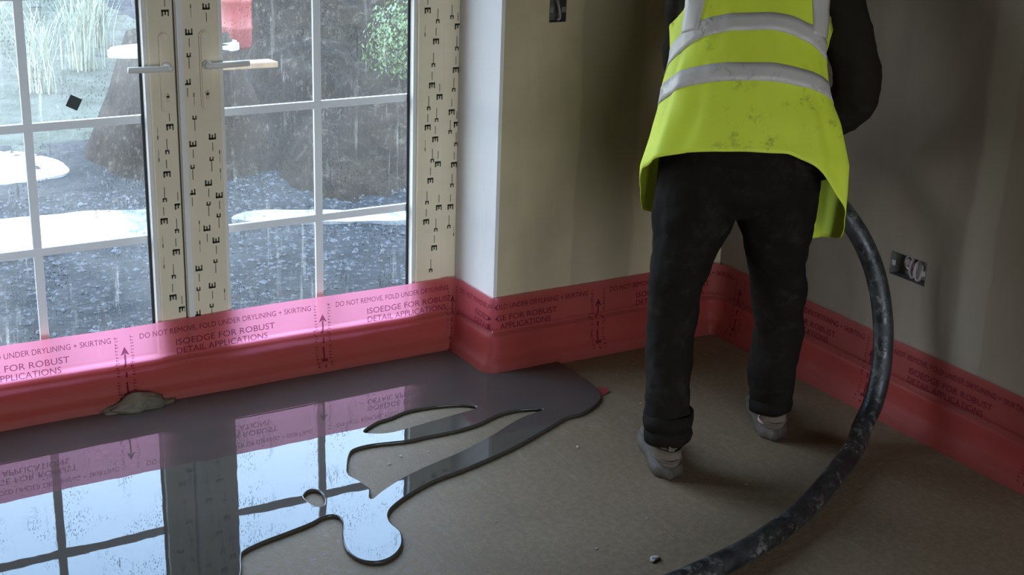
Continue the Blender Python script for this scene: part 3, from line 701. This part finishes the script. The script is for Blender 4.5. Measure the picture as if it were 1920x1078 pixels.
SHL, ELL, HAL = V((-0.125, 0.235, 1.300)), V((-0.132, 0.300, 1.030)), V((-0.065, 0.470, 0.815))
def limb(bm, pts, rad, n=20):
    P_ = spline(pts, 6); m_ = len(pts)-1
    rr = []
    for i in range(len(P_)):
        t_ = i/6; k = min(int(t_), m_-1); rr.append(rad[k]+(rad[k+1]-rad[k])*(t_-k))
    tube(bm, P_, rr, n, round_end=True)
limb(bm, [SHR+V((-0.05, 0.0, 0.02)), SHR, (SHR+ELR)/2+V((0.02, -0.01, 0)), ELR, (ELR+HAR)/2+V((0.012, 0, -0.01)), HAR+(ELR-HAR)*0.22], [0.075, 0.080, 0.068, 0.066, 0.056, 0.044])
limb(bm, [SHL+V((0.05, 0.0, 0.02)), SHL, (SHL+ELL)/2, ELL, (ELL+HAL)/2, HAL+(ELL-HAL)*0.22], [0.075, 0.078, 0.066, 0.062, 0.054, 0.044])
jacket = part('jacket', bm, M['jacket'])
remesh(jacket, 0.008, 4, 0.020, 0.07)
# collar of the jacket
NK = TB+TT*0.63+TN*0.150
bm = bmesh.new()
loft(bm, [(NK-TT*0.03+V((0.026, 0, 0)), V((0.085, 0, 0)), TN*0.075), (NK+TT*0.02+V((0.026, 0, 0)), V((0.072, 0, 0)), TN*0.068), (NK+TT*0.045+V((0.026, 0, 0)), V((0.070, 0, 0)), TN*0.066), (NK+TT*0.045+V((0.026, 0, 0)), V((0.064, 0, 0)), TN*0.060), (NK+V((0.026, 0, 0)), V((0.064, 0, 0)), TN*0.060)], 28, cap=False)
part('collar', bm, M['jacket'])
# --- hi-vis vest
def hem(th):
    f = max(0.0, -math.cos(th))            # front
    side = abs(math.sin(th))
    b = -0.030*side**6
    if th > 0:
        q = min(1, max(0, (th-0.25)/1.25)); return -0.185*q**1.3
    q = min(1, max(0, (-th-1.40)/0.7)); return -0.095*q*q*(3-2*q)-0.02*min(1, max(0, -th-0.6))
def vest(th, v, g=0.0):
    """v = 0 at hem, 1 at the neck"""
    h = hem(th); s = h+(0.615-h)*v
    back = max(0.0, math.cos(th))
    fold = 0.009*noise.noise(V((th*2.6, s*3.2, 4)))+0.004*noise.noise(V((th*6, s*9, 9)))
    flare = 0.020*max(0, 1-max(s, 0)/0.16)**1.5
    ridge = 0.010*math.exp(-((th+0.95)/0.13)**2)*max(0, 1-max(s, 0)/0.30) + 0.008*math.exp(-((th-1.15)/0.15)**2)*max(0, 1-max(s, 0)/0.36)
    p = torso(th, s, 0.010+g+fold+flare+ridge)
    if s < 0.12 and math.cos(th) < 0.25:      # front panels hang straight down
        k = (0.12-s)*min(1.0, (0.25-math.cos(th))/0.6)
        p += V((0, 0.40*k, -0.02*k))
    return p
AH_T, AH_W, AH_S, AH_H = math.radians(88), math.radians(44), 0.475, 0.10
def vest_strip(name, mat, t0, t1, v0, v1, nt, nv, g, hole=None, thick=0.0012):
    vs, fs = [], []
    for i in range(nt+1):
        for k in range(nv+1):
            th = t0+(t1-t0)*i/nt
            a = v0(th) if callable(v0) else v0; b = v1(th) if callable(v1) else v1
            vv = a+(b-a)*k/nv
            if hole:                                   # pull vertices near an armhole onto its rim
                s_ = hem(th)+(0.615-hem(th))*vv; sg = 1 if th > 0 else -1
                du = (abs(th)-AH_T)/AH_W; dw = (s_-AH_S)/AH_H; q_ = math.hypot(du, dw)
                if 0.86 < q_ < 1.13:
                    th = sg*(AH_T+du/q_*AH_W); s_ = AH_S+dw/q_*AH_H; vv = (s_-hem(th))/(0.615-hem(th))
            vs.append(vest(th, vv, g))
    for i in range(nt):
        for k in range(nv):
            if hole and hole(t0+(t1-t0)*(i+0.5)/nt, (k+0.5)/nv): continue
            q = (nv+1)
            fs.append((i*q+k, (i+1)*q+k, (i+1)*q+k+1, i*q+k+1))
    o = pyobj(name, vs, fs, mat, person, True)
    sm = o.modifiers.new('t', 'SOLIDIFY'); sm.thickness = thick; sm.offset = 0.0
    return o
TH = math.radians(166)
def armhole(th, v):
    s = hem(th)+(0.615-hem(th))*v
    return math.hypot((abs(th)-AH_T)/AH_W, (s-AH_S)/AH_H) < 0.99
vest_o = vest_strip('hi_vis_vest', M['vest'], -TH, TH, 0.0, 1.0, 132, 56, 0.0, armhole, 0.002)
def v_of(s): return lambda th: (s-hem(th))/(0.615-hem(th))
def vstripe(s0, s1, t0, t1, nt, nv=3, hole=None):
    o = vest_strip('reflective_band', M['reflect'], t0, t1, v_of(s0), v_of(s1), nt, nv, 0.0022); o.parent = vest_o; return o
def drop(th, k): return k*min(1.0, 1-math.cos(th))
def curved(s0, s1, k):
    f = lambda s: (lambda th: (s-drop(th, k)-hem(th))/(0.615-hem(th)))
    o = vest_strip('reflective_band', M['reflect'], -TH, TH, f(s0), f(s1), 120, 3, 0.0022); o.parent = vest_o
curved(0.188, 0.238, 0.035)
curved(0.328, 0.378, 0.085)
for t0, t1 in ((-1.06, -0.72), (0.72, 1.10)):
    # braces narrow in angle towards the neck
    vs, fs = [], []; nv = 30
    for k in range(nv+1):
        s = 0.335+(0.60-0.335)*k/nv; q = k/nv
        a = t0+(math.copysign(0.42, t0)-t0)*q if s > 0.40 else t0+(math.copysign(0.42, t0)-t0)*q
        wdt = (t1-t0)*(1-0.15*q)
        if t0 < 0: a0 = t0*(1-q)+(-0.66)*q
        else: a0 = t0*(1-q)+0.36*q
        for j in range(5):
            th = a0+wdt*j/4
            vs.append(vest(th, (s-hem(th))/(0.615-hem(th)), 0.0030))
    for k in range(nv):
        for j in range(4): fs.append((k*5+j, k*5+j+1, (k+1)*5+j+1, (k+1)*5+j))
    o = pyobj('reflective_brace', vs, fs, M['reflect'], vest_o, True)
    sm = o.modifiers.new('t', 'SOLIDIFY'); sm.thickness = 0.0012; sm.offset = 0.0
# --- hose path in room space (also needed for the hands)
def W2L(p): d = V(p)-O_; return V((d.dot(RDv), d.dot(FDv), d.z))
def L2W(p): return O_+RDv*p[0]+FDv*p[1]+ZV*p[2]
HOSE_R = 0.029
HOSE_L = [(-0.135, 0.512, 0.780), (-0.105, 0.504, 0.788), (-0.055, 0.492, 0.795), (0.05, 0.465, 0.796), (0.155, 0.418, 0.785), (0.24, 0.345, 0.745), (0.329, 0.25, 0.658), (0.395, 0.225, 0.572), (0.446, 0.215, 0.466), (0.475, 0.195, 0.342), (0.478, 0.165, 0.224), (0.460, 0.130, 0.124), (0.420, 0.075, 0.062)]
hose_pts = [L2W(p) for p in HOSE_L] + [V(p) for p in ((2.665, 2.530, 0.034), (2.451, 2.406, 0.0305), (2.282, 2.320, 0.0295), (2.081, 2.247, 0.0295), (1.913, 2.210, 0.0295), (1.682, 2.178, 0.0295), (1.381, 2.145, 0.0295), (0.9, 1.9, 0.0295), (0.5, 1.2, 0.0295), (0.6, 0.2, 0.0295), (1.0, -1.2, 0.0295))]
hose_curve = spline(hose_pts, 10)
# --- body (one continuous mesh: legs, torso, neck, head, arms, hands)
bm = bmesh.new()
for L_, hip in ((LEGL, V((-0.095, -0.005, 0.80))), (LEGR, V((0.080, 0.0, 0.80)))):
    r_ = leg_rings(L_, 0.72, 1.0)
    r_ = r_[:-4]+[(c_, a_*0.72, b_*0.72) for c_, a_, b_ in r_[-4:]]
    loft(bm, [(hip, V((0.085, 0, 0)), V((0, 0.09, 0)))]+r_+[(r_[-1][0]-V((0, -0.01, 0.05)), V((0.033, 0, 0)), V((0, 0.04, 0)))], 20)
loft(bm, [(V((-0.008, 0.028, 0.93)), V((0.155, 0, 0)), V((0, 0.085, 0))), (V((-0.01, 0.0, 0.83)), V((0.175, 0, 0)), V((0, 0.10, 0))), (V((-0.01, 0.0, 0.74)), V((0.16, 0, 0)), V((0, 0.085, 0)))], 28)
loft(bm, [([sum((torso(2*PI*k/24, s) for k in range(24)), V((0, 0, 0)))/24][0], V((interp(s, TS, TA)*0.78, 0, 0)), TN*interp(s, TS, TD)*0.72) for s in (0.0, 0.1, 0.2, 0.3, 0.4, 0.48, 0.55, 0.60)], 28)
HD = V((0.0, 0.78, 0.62)).normalized()     # neck / head direction
HF = V((0.0, 0.62, -0.78)).normalized()    # where the face looks
NB = NK+V((0.026, 0, 0)); HC_ = NB+HD*0.185+HF*0.015
loft(bm, [(NB-TT*0.05, V((0.070, 0, 0)), TN*0.068), (NB+HD*0.02, V((0.058, 0, 0)), HF*0.060), (NB+HD*0.09+HF*0.008, V((0.056, 0, 0)), HF*0.060)], 24)
hr = []
for q, wx, wf, of in ((-1.0, 0.012, 0.014, 0.042), (-0.93, 0.036, 0.040, 0.036), (-0.8, 0.050, 0.062, 0.026), (-0.55, 0.062, 0.078, 0.014), (-0.25, 0.070, 0.090, 0.004), (0.1, 0.075, 0.097, 0.0), (0.4, 0.076, 0.097, -0.004), (0.65, 0.068, 0.086, -0.006), (0.85, 0.050, 0.062, -0.006), (0.96, 0.028, 0.034, -0.006), (1.0, 0.008, 0.010, -0.006)):
    hr.append((HC_+HD*(q*0.115)+HF*of, V((wx, 0, 0)), HF*wf))
loft(bm, hr, 28)
def blob(bm, c, ax, ay, az):
    mt = Matrix((ax, ay, az)).transposed().to_4x4(); mt.translation = c
    bmesh.ops.create_icosphere(bm, subdivisions=2, radius=1.0, matrix=mt)
X1 = V((1, 0, 0))
blob(bm, HC_+HF*0.098-HD*0.030, X1*0.014, HF*0.022, HD*0.020)     # nose tip
blob(bm, HC_+HF*0.094-HD*0.010, X1*0.009, HF*0.014, HD*0.030)     # bridge
blob(bm, HC_+HF*0.090-HD*0.062, X1*0.024, HF*0.012, HD*0.006)     # lips
blob(bm, HC_+HF*0.088-HD*0.072, X1*0.020, HF*0.012, HD*0.006)
for s_ in (-1, 1):
    blob(bm, HC_+HF*0.088+HD*0.020+X1*0.030*s_, X1*0.024, HF*0.010, HD*0.007)   # brow
    blob(bm, HC_+X1*0.078*s_-HD*0.012-HF*0.004, X1*0.010, HF*0.018, HD*0.032)   # ear
# arms
for SH, EL, HA in ((SHR, ELR, HAR), (SHL, ELL, HAL)):
    limb(bm, [SH, (SH+EL)/2, EL, (EL+HA)/2, HA+(EL-HA)*0.16], [0.050, 0.047, 0.042, 0.038, 0.028], 16)
# hands closing on the hose
def hand(bm, HA, EL, hp, ht, thumb_sgn):
    """hp: point on the hose axis, ht: hose direction (towards the index side)"""
    ht = ht.normalized(); upv = (EL-hp); upv = (upv-ht*upv.dot(ht)).normalized()     # from hose towards the wrist
    sd = ht.cross(upv).normalized()
    if sd.dot(V((0, -1, 0))) < 0: sd = -sd       # back of the hand looks back/up
    R_ = HOSE_R+0.011
    pal = hp+sd*R_*0.55+upv*R_*0.85
    wr = HA+(EL-HA)*0.16
    rings = []
    for t_, wd, th_ in ((0.0, 0.027, 0.023), (0.35, 0.032, 0.020), (0.7, 0.040, 0.017), (1.0, 0.042, 0.014)):
        c_ = wr.lerp(pal, t_); ax = (pal-wr).normalized(); nn = ht.cross(ax).normalized()
        rings.append((c_, ht*wd, nn*th_))
    loft(bm, rings, 20)
    lens = (0.85, 1.0, 0.95, 0.75)
    for i in range(4):
        off = ht*(0.033-0.022*i)
        pts = []
        for k in range(8):
            a = 0.9-k/7*3.3*lens[i]
            pts.append(hp+off+sd*R_*math.cos(a-0.3)+upv*R_*math.sin(a+0.25 if k == 0 else a))
        tube(bm, pts, [0.0095, 0.0095, 0.009, 0.009, 0.0085, 0.008, 0.008, 0.0072], 10, round_end=True)
    pts = [pal+ht*0.036-sd*0.006, hp+ht*0.050+upv*R_*0.9-sd*R_*0.35, hp+ht*0.046-sd*R_*0.95+upv*R_*0.35, hp+ht*0.040-sd*R_*1.0-upv*R_*0.25]
    tube(bm, spline(pts, 4), [0.012]*5+[0.0105]*4+[0.0095]*4, 10, round_end=True)
hand(bm, HAR, ELR, V((0.155, 0.418, 0.785)), V((-0.105, 0.047, 0.011)), 1)
hand(bm, HAL, ELL, V((-0.055, 0.492, 0.795)), V((0.105, -0.027, 0.001)), -1)
body = part('body', bm, M['skin'])
remesh(body, 0.0042, 3)
for s_ in (-1, 1):
    bm = bmesh.new(); blob(bm, HC_+HF*0.083-HD*0.002+X1*0.030*s_, X1*0.012, HF*0.010, HD*0.009); e_ = part('eye', bm, M['eye'])
    bm = bmesh.new(); blob(bm, HC_+HF*0.0905-HD*0.004+X1*0.030*s_, X1*0.005, HF*0.004, HD*0.005); i_ = obj('iris', bm, M['iris'], e_, True)
# short dark hair cap
bm = bmesh.new(); bmesh.ops.create_uvsphere(bm, u_segments=40, v_segments=28, radius=1.0)
for v_ in list(bm.verts):
    d = v_.co.copy()
    if d.z < -0.45 or (d.y > 0.45 and d.z < 0.42) or (abs(d.x) > 0.80 and d.z < -0.08 and d.y > -0.2): bm.verts.remove(v_); continue
    k = 1+0.03*noise.noise(d*9)
    wx = 0.083; v_.co = HC_+HD*(d.z*0.122*k)+HF*(d.y*0.105*k-0.005)+X1*(d.x*wx*k)
hair = part('hair', bm, M['hair'])
sm = hair.modifiers.new('t', 'SOLIDIFY'); sm.thickness = 0.012; sm.offset = -0.5
# --- shoes
def shoe(heel, ang):
    d = V((math.sin(ang), math.cos(ang), 0)); r_ = V((math.cos(ang), -math.sin(ang), 0)); h = V((heel[0], heel[1], 0))
    def at(x, y, z): return h+r_*x+d*y+ZV*z
    SEC = [(0.004, 0.020, 0.030, 0.055), (0.015, 0.033, 0.026, 0.090), (0.045, 0.039, 0.025, 0.108), (0.085, 0.039, 0.025, 0.106), (0.125, 0.038, 0.025, 0.092), (0.165, 0.042, 0.024, 0.078), (0.205, 0.047, 0.023, 0.064), (0.240, 0.045, 0.023, 0.054), (0.268, 0.034, 0.024, 0.045), (0.284, 0.016, 0.026, 0.038)]
    bm = bmesh.new(); rings = []
    for y, w_, zb, zt in SEC:
        rings.append((at(0, y, (zb+zt)/2), r_*w_, ZV*(zt-zb)/2))
    loft(bm, rings, 24)
    u_ = part('shoe', bm, M['shoe']); ss = u_.modifiers.new('s', 'SUBSURF'); ss.levels = 1; ss.render_levels = 1
    bm = bmesh.new(); prev = None; n_ = 40; rows = []
    for z, g in ((0.001, -0.003), (0.006, 0.003), (0.018, 0.004), (0.026, 0.001), (0.034, -0.003)):
        row = []
        for k in range(n_):
            a = 2*PI*k/n_; yy = 0.144-0.150*math.cos(a)*(1+g*6)
            w_ = interp(min(max(yy, 0), 0.288), [0.0, 0.02, 0.06, 0.12, 0.20, 0.25, 0.288], [0.006, 0.036, 0.043, 0.040, 0.050, 0.045, 0.006])+g
            w_ = max(w_, 0.003)
            row.append(bm.verts.new(at(math.copysign(w_, math.sin(a)) if abs(math.sin(a)) > 1e-6 else 0, yy, z+(0.010 if yy > 0.25 else 0)*(1 if z < 0.02 else 0.6))))
        rows.append(row)
    for a_, b_ in zip(rows[:-1], rows[1:]):
        for k in range(n_): bm.faces.new((a_[k], a_[(k+1)%n_], b_[(k+1)%n_], b_[k]))
    bm.faces.new(list(reversed(rows[0]))); bm.faces.new(rows[-1])
    o = obj('sole', bm, M['sole'], u_, True)
    # padded collar, heel tab and heel counter bands
    bm = bmesh.new(); pts = [at(0.034*math.sin(a), 0.062-0.052*math.cos(a), 0.106-0.008*math.cos(a*2)) for a in [2*PI*k/28 for k in range(29)]]
    tube(bm, pts, 0.008, 10, cap=False); obj('ankle_collar', bm, M['shoe'], u_, True)
    for zz, wv, tk in ((0.050, 0.033, 0.0045), (0.078, 0.034, 0.004)):
        bm = bmesh.new(); pts = [at(wv*1.12*math.sin(a), 0.050-0.050*math.cos(a), zz+0.004*abs(math.sin(a))) for a in [-1.5+3.0*k/16 for k in range(17)]]
        tube(bm, pts, tk, 8); obj('heel_counter', bm, M['sole'], u_, True)
    bm = bmesh.new(); box(bm, -0.008, 0.008, -0.002, 0.003, 0.085, 0.125)
    for v_ in bm.verts: v_.co = at(*v_.co)
    obj('heel_tab', bm, M['sole'], u_)
    for k in range(5):
        yy = 0.135+0.017*k; zz = 0.091-0.0062*k*1.0
        bm = bmesh.new(); tube(bm, spline([at(-0.022, yy, zz-0.006), at(0, yy+0.004, zz+0.002), at(0.022, yy, zz-0.006)], 4), 0.0024, 6); obj('lace', bm, M['shoe'], u_, True)
shoe((-0.150, -0.176), math.radians(-5))
shoe((0.176, 0.094), math.radians(1))

# ------------------------------------------------------------------ hose
bm = bmesh.new(); tube(bm, hose_curve, HOSE_R, 20)
hose = obj('screed_hose', bm, M['hose'], None, True)
tag(hose, 'thick black mud-spotted rubber hose curving from the worker to the floor', 'hose')
bm = bmesh.new(); e0, e1 = hose_curve[0], hose_curve[3]
dv = (e0-e1).normalized(); tube(bm, [e0-dv*0.04, e0+dv*0.01, e0+dv*0.012], [HOSE_R+0.004, HOSE_R+0.004, HOSE_R+0.001], 20)
obj('end_collar', bm, M['steel'], hose, True)

# ------------------------------------------------------------------ scraps on the floor
bm = bmesh.new(); tri = [(0, 0, 0.002), (0.030, 0.012, 0.003), (0.034, 0.040, 0.006), (0.010, 0.048, 0.004), (-0.006, 0.02, 0.003)]
f_ = bm.faces.new([bm.verts.new(p) for p in tri]); r_ = bmesh.ops.extrude_face_region(bm, geom=[f_])
bmesh.ops.translate(bm, verts=[g for g in r_['geom'] if isinstance(g, bmesh.types.BMVert)], vec=(0, 0, 0.002))
o = obj('membrane_scrap', bm, M['pink']); o.location = (2.292, 3.222, 0.0); tag(o, 'tiny torn scrap of red polythene at the tip of the screed', 'scrap')
def crumb(loc, sz, label, group=None):
    bm = bmesh.new(); bmesh.ops.create_icosphere(bm, subdivisions=2, radius=1.0)
    sd = random.random()*50
    for v_ in bm.verts:
        k = 1+0.5*noise.noise(v_.co*1.6+V((sd, 0, 0))); v_.co = V((v_.co.x*sz*k, v_.co.y*sz*0.6*k, (v_.co.z*0.28*k+0.24)*sz))
    o = obj('mortar_crumb', bm, M['pale_crumb']); o.location = loc; o.rotation_euler.z = random.random()*3; tag(o, label, 'crumb', group)
crumb((1.845, 2.342, 0), 0.016, 'pale flake of dry mortar on the floor at the bottom edge')
for i, (x, y) in enumerate(((1.55, 3.12), (1.63, 3.11), (1.60, 2.68), (1.95, 2.52), (2.30, 2.55), (2.02, 2.95), (2.42, 2.98), (2.36, 3.12), (1.75, 2.45), (2.48, 3.20), (1.50, 3.09), (2.12, 2.32))):
    crumb((x, y, 0), random.uniform(0.004, 0.007), 'pin-head sized pale crumb of dry mortar scattered on the concrete floor', 'tiny crumbs on the floor')

# ------------------------------------------------------------------ outside
GZ = -0.15
def hf(name, x0, x1, y0, y1, step, fn, mat):
    nx = int((x1-x0)/step)+1; ny = int((y1-y0)/step)+1; vs = []; fs = []
    for j in range(ny):
        for i in range(nx):
            x = x0+(x1-x0)*i/(nx-1); y = y0+(y1-y0)*j/(ny-1); vs.append((x, y, fn(x, y)))
    for j in range(ny-1):
        for i in range(nx-1): fs.append((j*nx+i, j*nx+i+1, (j+1)*nx+i+1, (j+1)*nx+i))
    return pyobj(name, vs, fs, mat, None, True)
def gnd(x, y):
    return GZ+0.025*noise.noise(V((x*1.1, y*1.1, 0)))+0.018*noise.noise(V((x*4.5, y*4.5, 2)))+0.010*noise.noise(V((x*13, y*13, 5)))
tag(hf('ground', -1.5, 7.5, 4.0, 14.0, 0.04, gnd, M['mud']), kind='structure')
tag(boxes('ground_far', [(-60, 60, 14.0, 90, GZ-0.3, GZ), (-60, 60, -90, YB-0.2, GZ-0.3, GZ), (-60, XLW-0.2, YB-0.2, 14.0, GZ-0.3, GZ-0.02), (XW+0.2, 60, YB-0.2, 14.0, GZ-0.3, GZ-0.06)], M['mud']), kind='structure')
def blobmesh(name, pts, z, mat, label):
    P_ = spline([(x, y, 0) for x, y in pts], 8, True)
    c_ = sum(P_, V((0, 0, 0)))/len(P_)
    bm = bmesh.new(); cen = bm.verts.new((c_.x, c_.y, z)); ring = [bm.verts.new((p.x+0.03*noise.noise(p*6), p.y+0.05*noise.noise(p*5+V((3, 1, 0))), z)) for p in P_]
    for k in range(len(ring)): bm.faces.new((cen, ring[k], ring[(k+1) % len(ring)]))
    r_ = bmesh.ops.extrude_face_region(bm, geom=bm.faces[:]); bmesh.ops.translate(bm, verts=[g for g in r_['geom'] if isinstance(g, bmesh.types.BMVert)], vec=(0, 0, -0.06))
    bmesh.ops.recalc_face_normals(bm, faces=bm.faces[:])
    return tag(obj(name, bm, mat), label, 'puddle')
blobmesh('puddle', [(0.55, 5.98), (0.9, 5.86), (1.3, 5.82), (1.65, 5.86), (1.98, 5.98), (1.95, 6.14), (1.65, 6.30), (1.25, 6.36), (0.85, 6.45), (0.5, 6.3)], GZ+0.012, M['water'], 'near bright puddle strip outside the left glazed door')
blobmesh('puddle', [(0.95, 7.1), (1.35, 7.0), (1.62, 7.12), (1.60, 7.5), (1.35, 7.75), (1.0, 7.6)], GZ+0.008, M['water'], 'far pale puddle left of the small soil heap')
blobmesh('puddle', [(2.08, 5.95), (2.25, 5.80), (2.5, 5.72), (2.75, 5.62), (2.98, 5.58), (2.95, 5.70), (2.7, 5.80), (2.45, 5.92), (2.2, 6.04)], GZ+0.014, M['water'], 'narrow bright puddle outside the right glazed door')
def heap(name, cx, cy, rx, ry, h, label, seed, step=0.045):
    def fn(x, y):
        d = math.hypot((x-cx)/rx, (y-cy)/ry)*(1+0.18*noise.noise(V((x*1.3, y*1.3, seed))))
        k = max(0.0, 1-d); s = k*k*(3-2*k)
        lump = 0.10*noise.noise(V((x*2.6, y*2.6, seed)))+0.06*noise.noise(V((x*6, y*6, seed)))+0.035*noise.noise(V((x*14, y*14, seed)))+0.015*noise.noise(V((x*30, y*30, seed)))
        return GZ-0.09+h*min(1, s*1.5)+lump*min(1, s*4)
    return tag(hf(name, cx-rx*1.15, cx+rx*1.15, cy-ry*1.15, cy+ry*1.15, step, fn, M['earth']), label, 'soil heap')
heap('soil_heap', 2.28, 7.25, 0.62, 0.80, 0.71, 'small brown soil heap seen behind the door handles', 3.0, 0.03)
def bank(x, y):
    up_ = min(1.15, max(0.0, 0.30*(y-5.92-0.10*noise.noise(V((x*1.2, 3, 0))))))
    side = min(1.0, max(0.0, (x-2.42-0.16*max(0, y-6.4)+0.15*noise.noise(V((y*1.5, 8, 0))))/0.35))
    k = side*side*(3-2*side); e_ = min(1, up_*5)
    lump = 0.11*noise.noise(V((x*2.2, y*2.2, 11)))+0.07*noise.noise(V((x*5, y*5, 11)))+0.05*noise.noise(V((x*11, y*11, 11)))+0.025*noise.noise(V((x*24, y*24, 11)))
    return GZ-0.07+k*(up_+lump*e_+0.05*e_)
tag(hf('soil_bank', 2.2, 7.2, 5.8, 11.5, 0.045, bank, M['earth']), 'long dark sloping soil bank filling the view through the right door', 'soil heap')
def pale(x, y): return gnd(x, y)*0.4+GZ*0.6+0.012-0.05*max(0, 7.9-y)
tag(hf('lawn', -1.5, 3.4, 7.6, 13.9, 0.08, pale, M['lawn']), kind='structure')
# gravel and clods on the ground just outside (uncountable)
vs, fs = [], []
rnd = random.Random(5)
base = [(1,0,0),(-1,0,0),(0,1,0),(0,-1,0),(0,0,1),(0,0,-1)]; tri = [(0,2,4),(2,1,4),(1,3,4),(3,0,4),(2,0,5),(1,2,5),(3,1,5),(0,3,5)]
for k in range(5200):
    x = rnd.uniform(0.3, 3.6); y = 4.1+(rnd.random()**0.9)*2.6; s_ = rnd.uniform(0.005, 0.015)*(1.6 if rnd.random() < 0.08 else 1)
    z = gnd(x, y); i0 = len(vs); a = rnd.random()*6
    for b_ in base:
        q = V(b_)*s_*rnd.uniform(0.6, 1.3); vs.append((x+q.x*math.cos(a)-q.y*math.sin(a), y+q.x*math.sin(a)+q.y*math.cos(a), z+q.z*0.7))
    fs += [tuple(i0+j for j in f_) for f_ in tri]
tag(pyobj('gravel', vs, fs, M['stone']), 'wet dark gravel and clods strewn over the muddy ground outside', 'gravel', None, 'stuff')
# straw tufts beyond the left door
def tuft(x, y, h, n_, label):
    root = tag(empty('grass_tuft', (x, y, GZ)), label, 'grass', 'pale grass tufts outside')
    vs, fs = [], []
    for k in range(n_):
        a = rnd.random()*2*PI; ln = h*rnd.uniform(0.6, 1.1); sp_ = rnd.uniform(0.1, 0.5)*ln; bx_ = rnd.gauss(0, 0.05); by = rnd.gauss(0, 0.05); wd = rnd.uniform(0.003, 0.007)
        i0 = len(vs); px, py = -math.sin(a)*wd, math.cos(a)*wd
        for j, t_ in enumerate((0, 0.4, 0.75, 1.0)):
            cx = bx_+math.cos(a)*sp_*t_**2; cy = by+math.sin(a)*sp_*t_**2; cz = ln*(t_-0.25*t_**3*(sp_/ln))
            ww = 1-0.85*t_
            vs += [(cx-px*ww, cy-py*ww, cz), (cx+px*ww, cy+py*ww, cz)]
            if j: fs.append((i0+2*j-2, i0+2*j-1, i0+2*j+1, i0+2*j))
    o = pyobj('blades', vs, fs, M['straw'], root); tag(o, kind='stuff')
TUFTS = [(1.98, 9.2, 0.60), (2.42, 9.9, 0.70), (1.75, 10.2, 0.60), (2.75, 10.8, 0.60), (2.05, 11.2, 0.60)]
for x, y, h_ in TUFTS: tuft(x, y, h_, 110, 'pale straw coloured grass tuft on the rough grass beyond the puddles')
# bush
root = tag(empty('green_bush', (3.66, 7.15, 0.26)), 'round green bush outside near the right edge of the glass', 'bush')
bm = bmesh.new()
for k in range(14):
    a = k*2.4; e_ = rnd.uniform(0.35, 1.3)
    tube(bm, spline([(0, 0, -0.3), (0.08*math.cos(a), 0.08*math.sin(a), 0.05), (0.30*math.cos(a)*math.cos(e_), 0.30*math.sin(a)*math.cos(e_), 0.15+0.36*math.sin(e_))], 4), [0.008]*4+[0.005]*5, 6)
obj('stems', bm, M['twig'], root)
vs, fs = [], []
for k in range(2600):
    d = V((rnd.gauss(0, 1), rnd.gauss(0, 1), rnd.gauss(0, 1))).normalized(); r_ = 0.31*rnd.random()**0.35*(1+0.25*noise.noise(d*2))
    c_ = V((d.x*r_, d.y*r_, d.z*r_*0.95+0.16)); n_ = (d+V((rnd.gauss(0, .5), rnd.gauss(0, .5), rnd.gauss(0, .5)))).normalized()
    a_ = n_.orthogonal().normalized()*rnd.uniform(0.012, 0.022); b_ = n_.cross(a_)*0.5; i0 = len(vs)
    vs += [c_-a_, c_+b_+n_*0.004, c_+a_, c_-b_+n_*0.004]; fs += [(i0, i0+1, i0+2), (i0, i0+2, i0+3)]
tag(pyobj('foliage', vs, fs, M['leaf'], root), kind='stuff')
# white slab, red barrel, orange board standing on the spoil
bm = bmesh.new(); out = [(0.35*math.copysign(abs(math.cos(a))**0.7, math.cos(a)), 0.10*math.sin(a)) for a in [2*PI*k/40 for k in range(40)]]
f_ = bm.faces.new([bm.verts.new((x, y, 0)) for x, y in out]); r_ = bmesh.ops.extrude_face_region(bm, geom=[f_])
tv = [g for g in r_['geom'] if isinstance(g, bmesh.types.BMVert)]; bmesh.ops.translate(bm, verts=tv, vec=(0, 0, 0.045))
bmesh.ops.bevel(bm, geom=[e_ for e_ in bm.edges if all(v_ in set(tv) for v_ in e_.verts)], offset=0.012, segments=2, affect='EDGES'); bmesh.ops.recalc_face_normals(bm, faces=bm.faces[:])
o = obj('white_tray', bm, M['white_plastic']); o.location = (2.19, 7.05, 0.445); o.rotation_euler.z = 0.05
tag(o, 'long pale oval tray lying on top of the small soil heap', 'tray')
root = tag(empty('red_barrel', (2.76, 7.7, 0.34)), 'red plastic barrel standing outside behind the door handles', 'barrel')
bm = bmesh.new(); loft(bm, [(V((0, 0, z)), V((r_, 0, 0)), V((0, r_, 0))) for z, r_ in ((0, 0.15), (0.02, 0.165), (0.13, 0.17), (0.145, 0.18), (0.16, 0.17), (0.32, 0.17), (0.335, 0.18), (0.35, 0.17), (0.46, 0.165), (0.48, 0.155))], 32); obj('drum', bm, M['red_plastic'], root, True)
bm = bmesh.new(); loft(bm, [(V((0, 0, z)), V((r_, 0, 0)), V((0, r_, 0))) for z, r_ in ((0.478, 0.150), (0.478, 0.160), (0.50, 0.160), (0.50, 0.145), (0.49, 0.14))], 32); obj('lid', bm, M['red_plastic'], root, True); root.scale = (0.5, 0.5, 0.8)
bm = bmesh.new(); box(bm, -0.22, 0.22, -0.05, 0.05, 0, 0.03, 0.004); o = obj('orange_board', bm, M['orange_wood']); o.location = (2.44, 6.85, 0.385); o.rotation_euler = (0, 0.03, 0.12)
tag(o, 'short orange-brown board lying just under the pale tray', 'board')
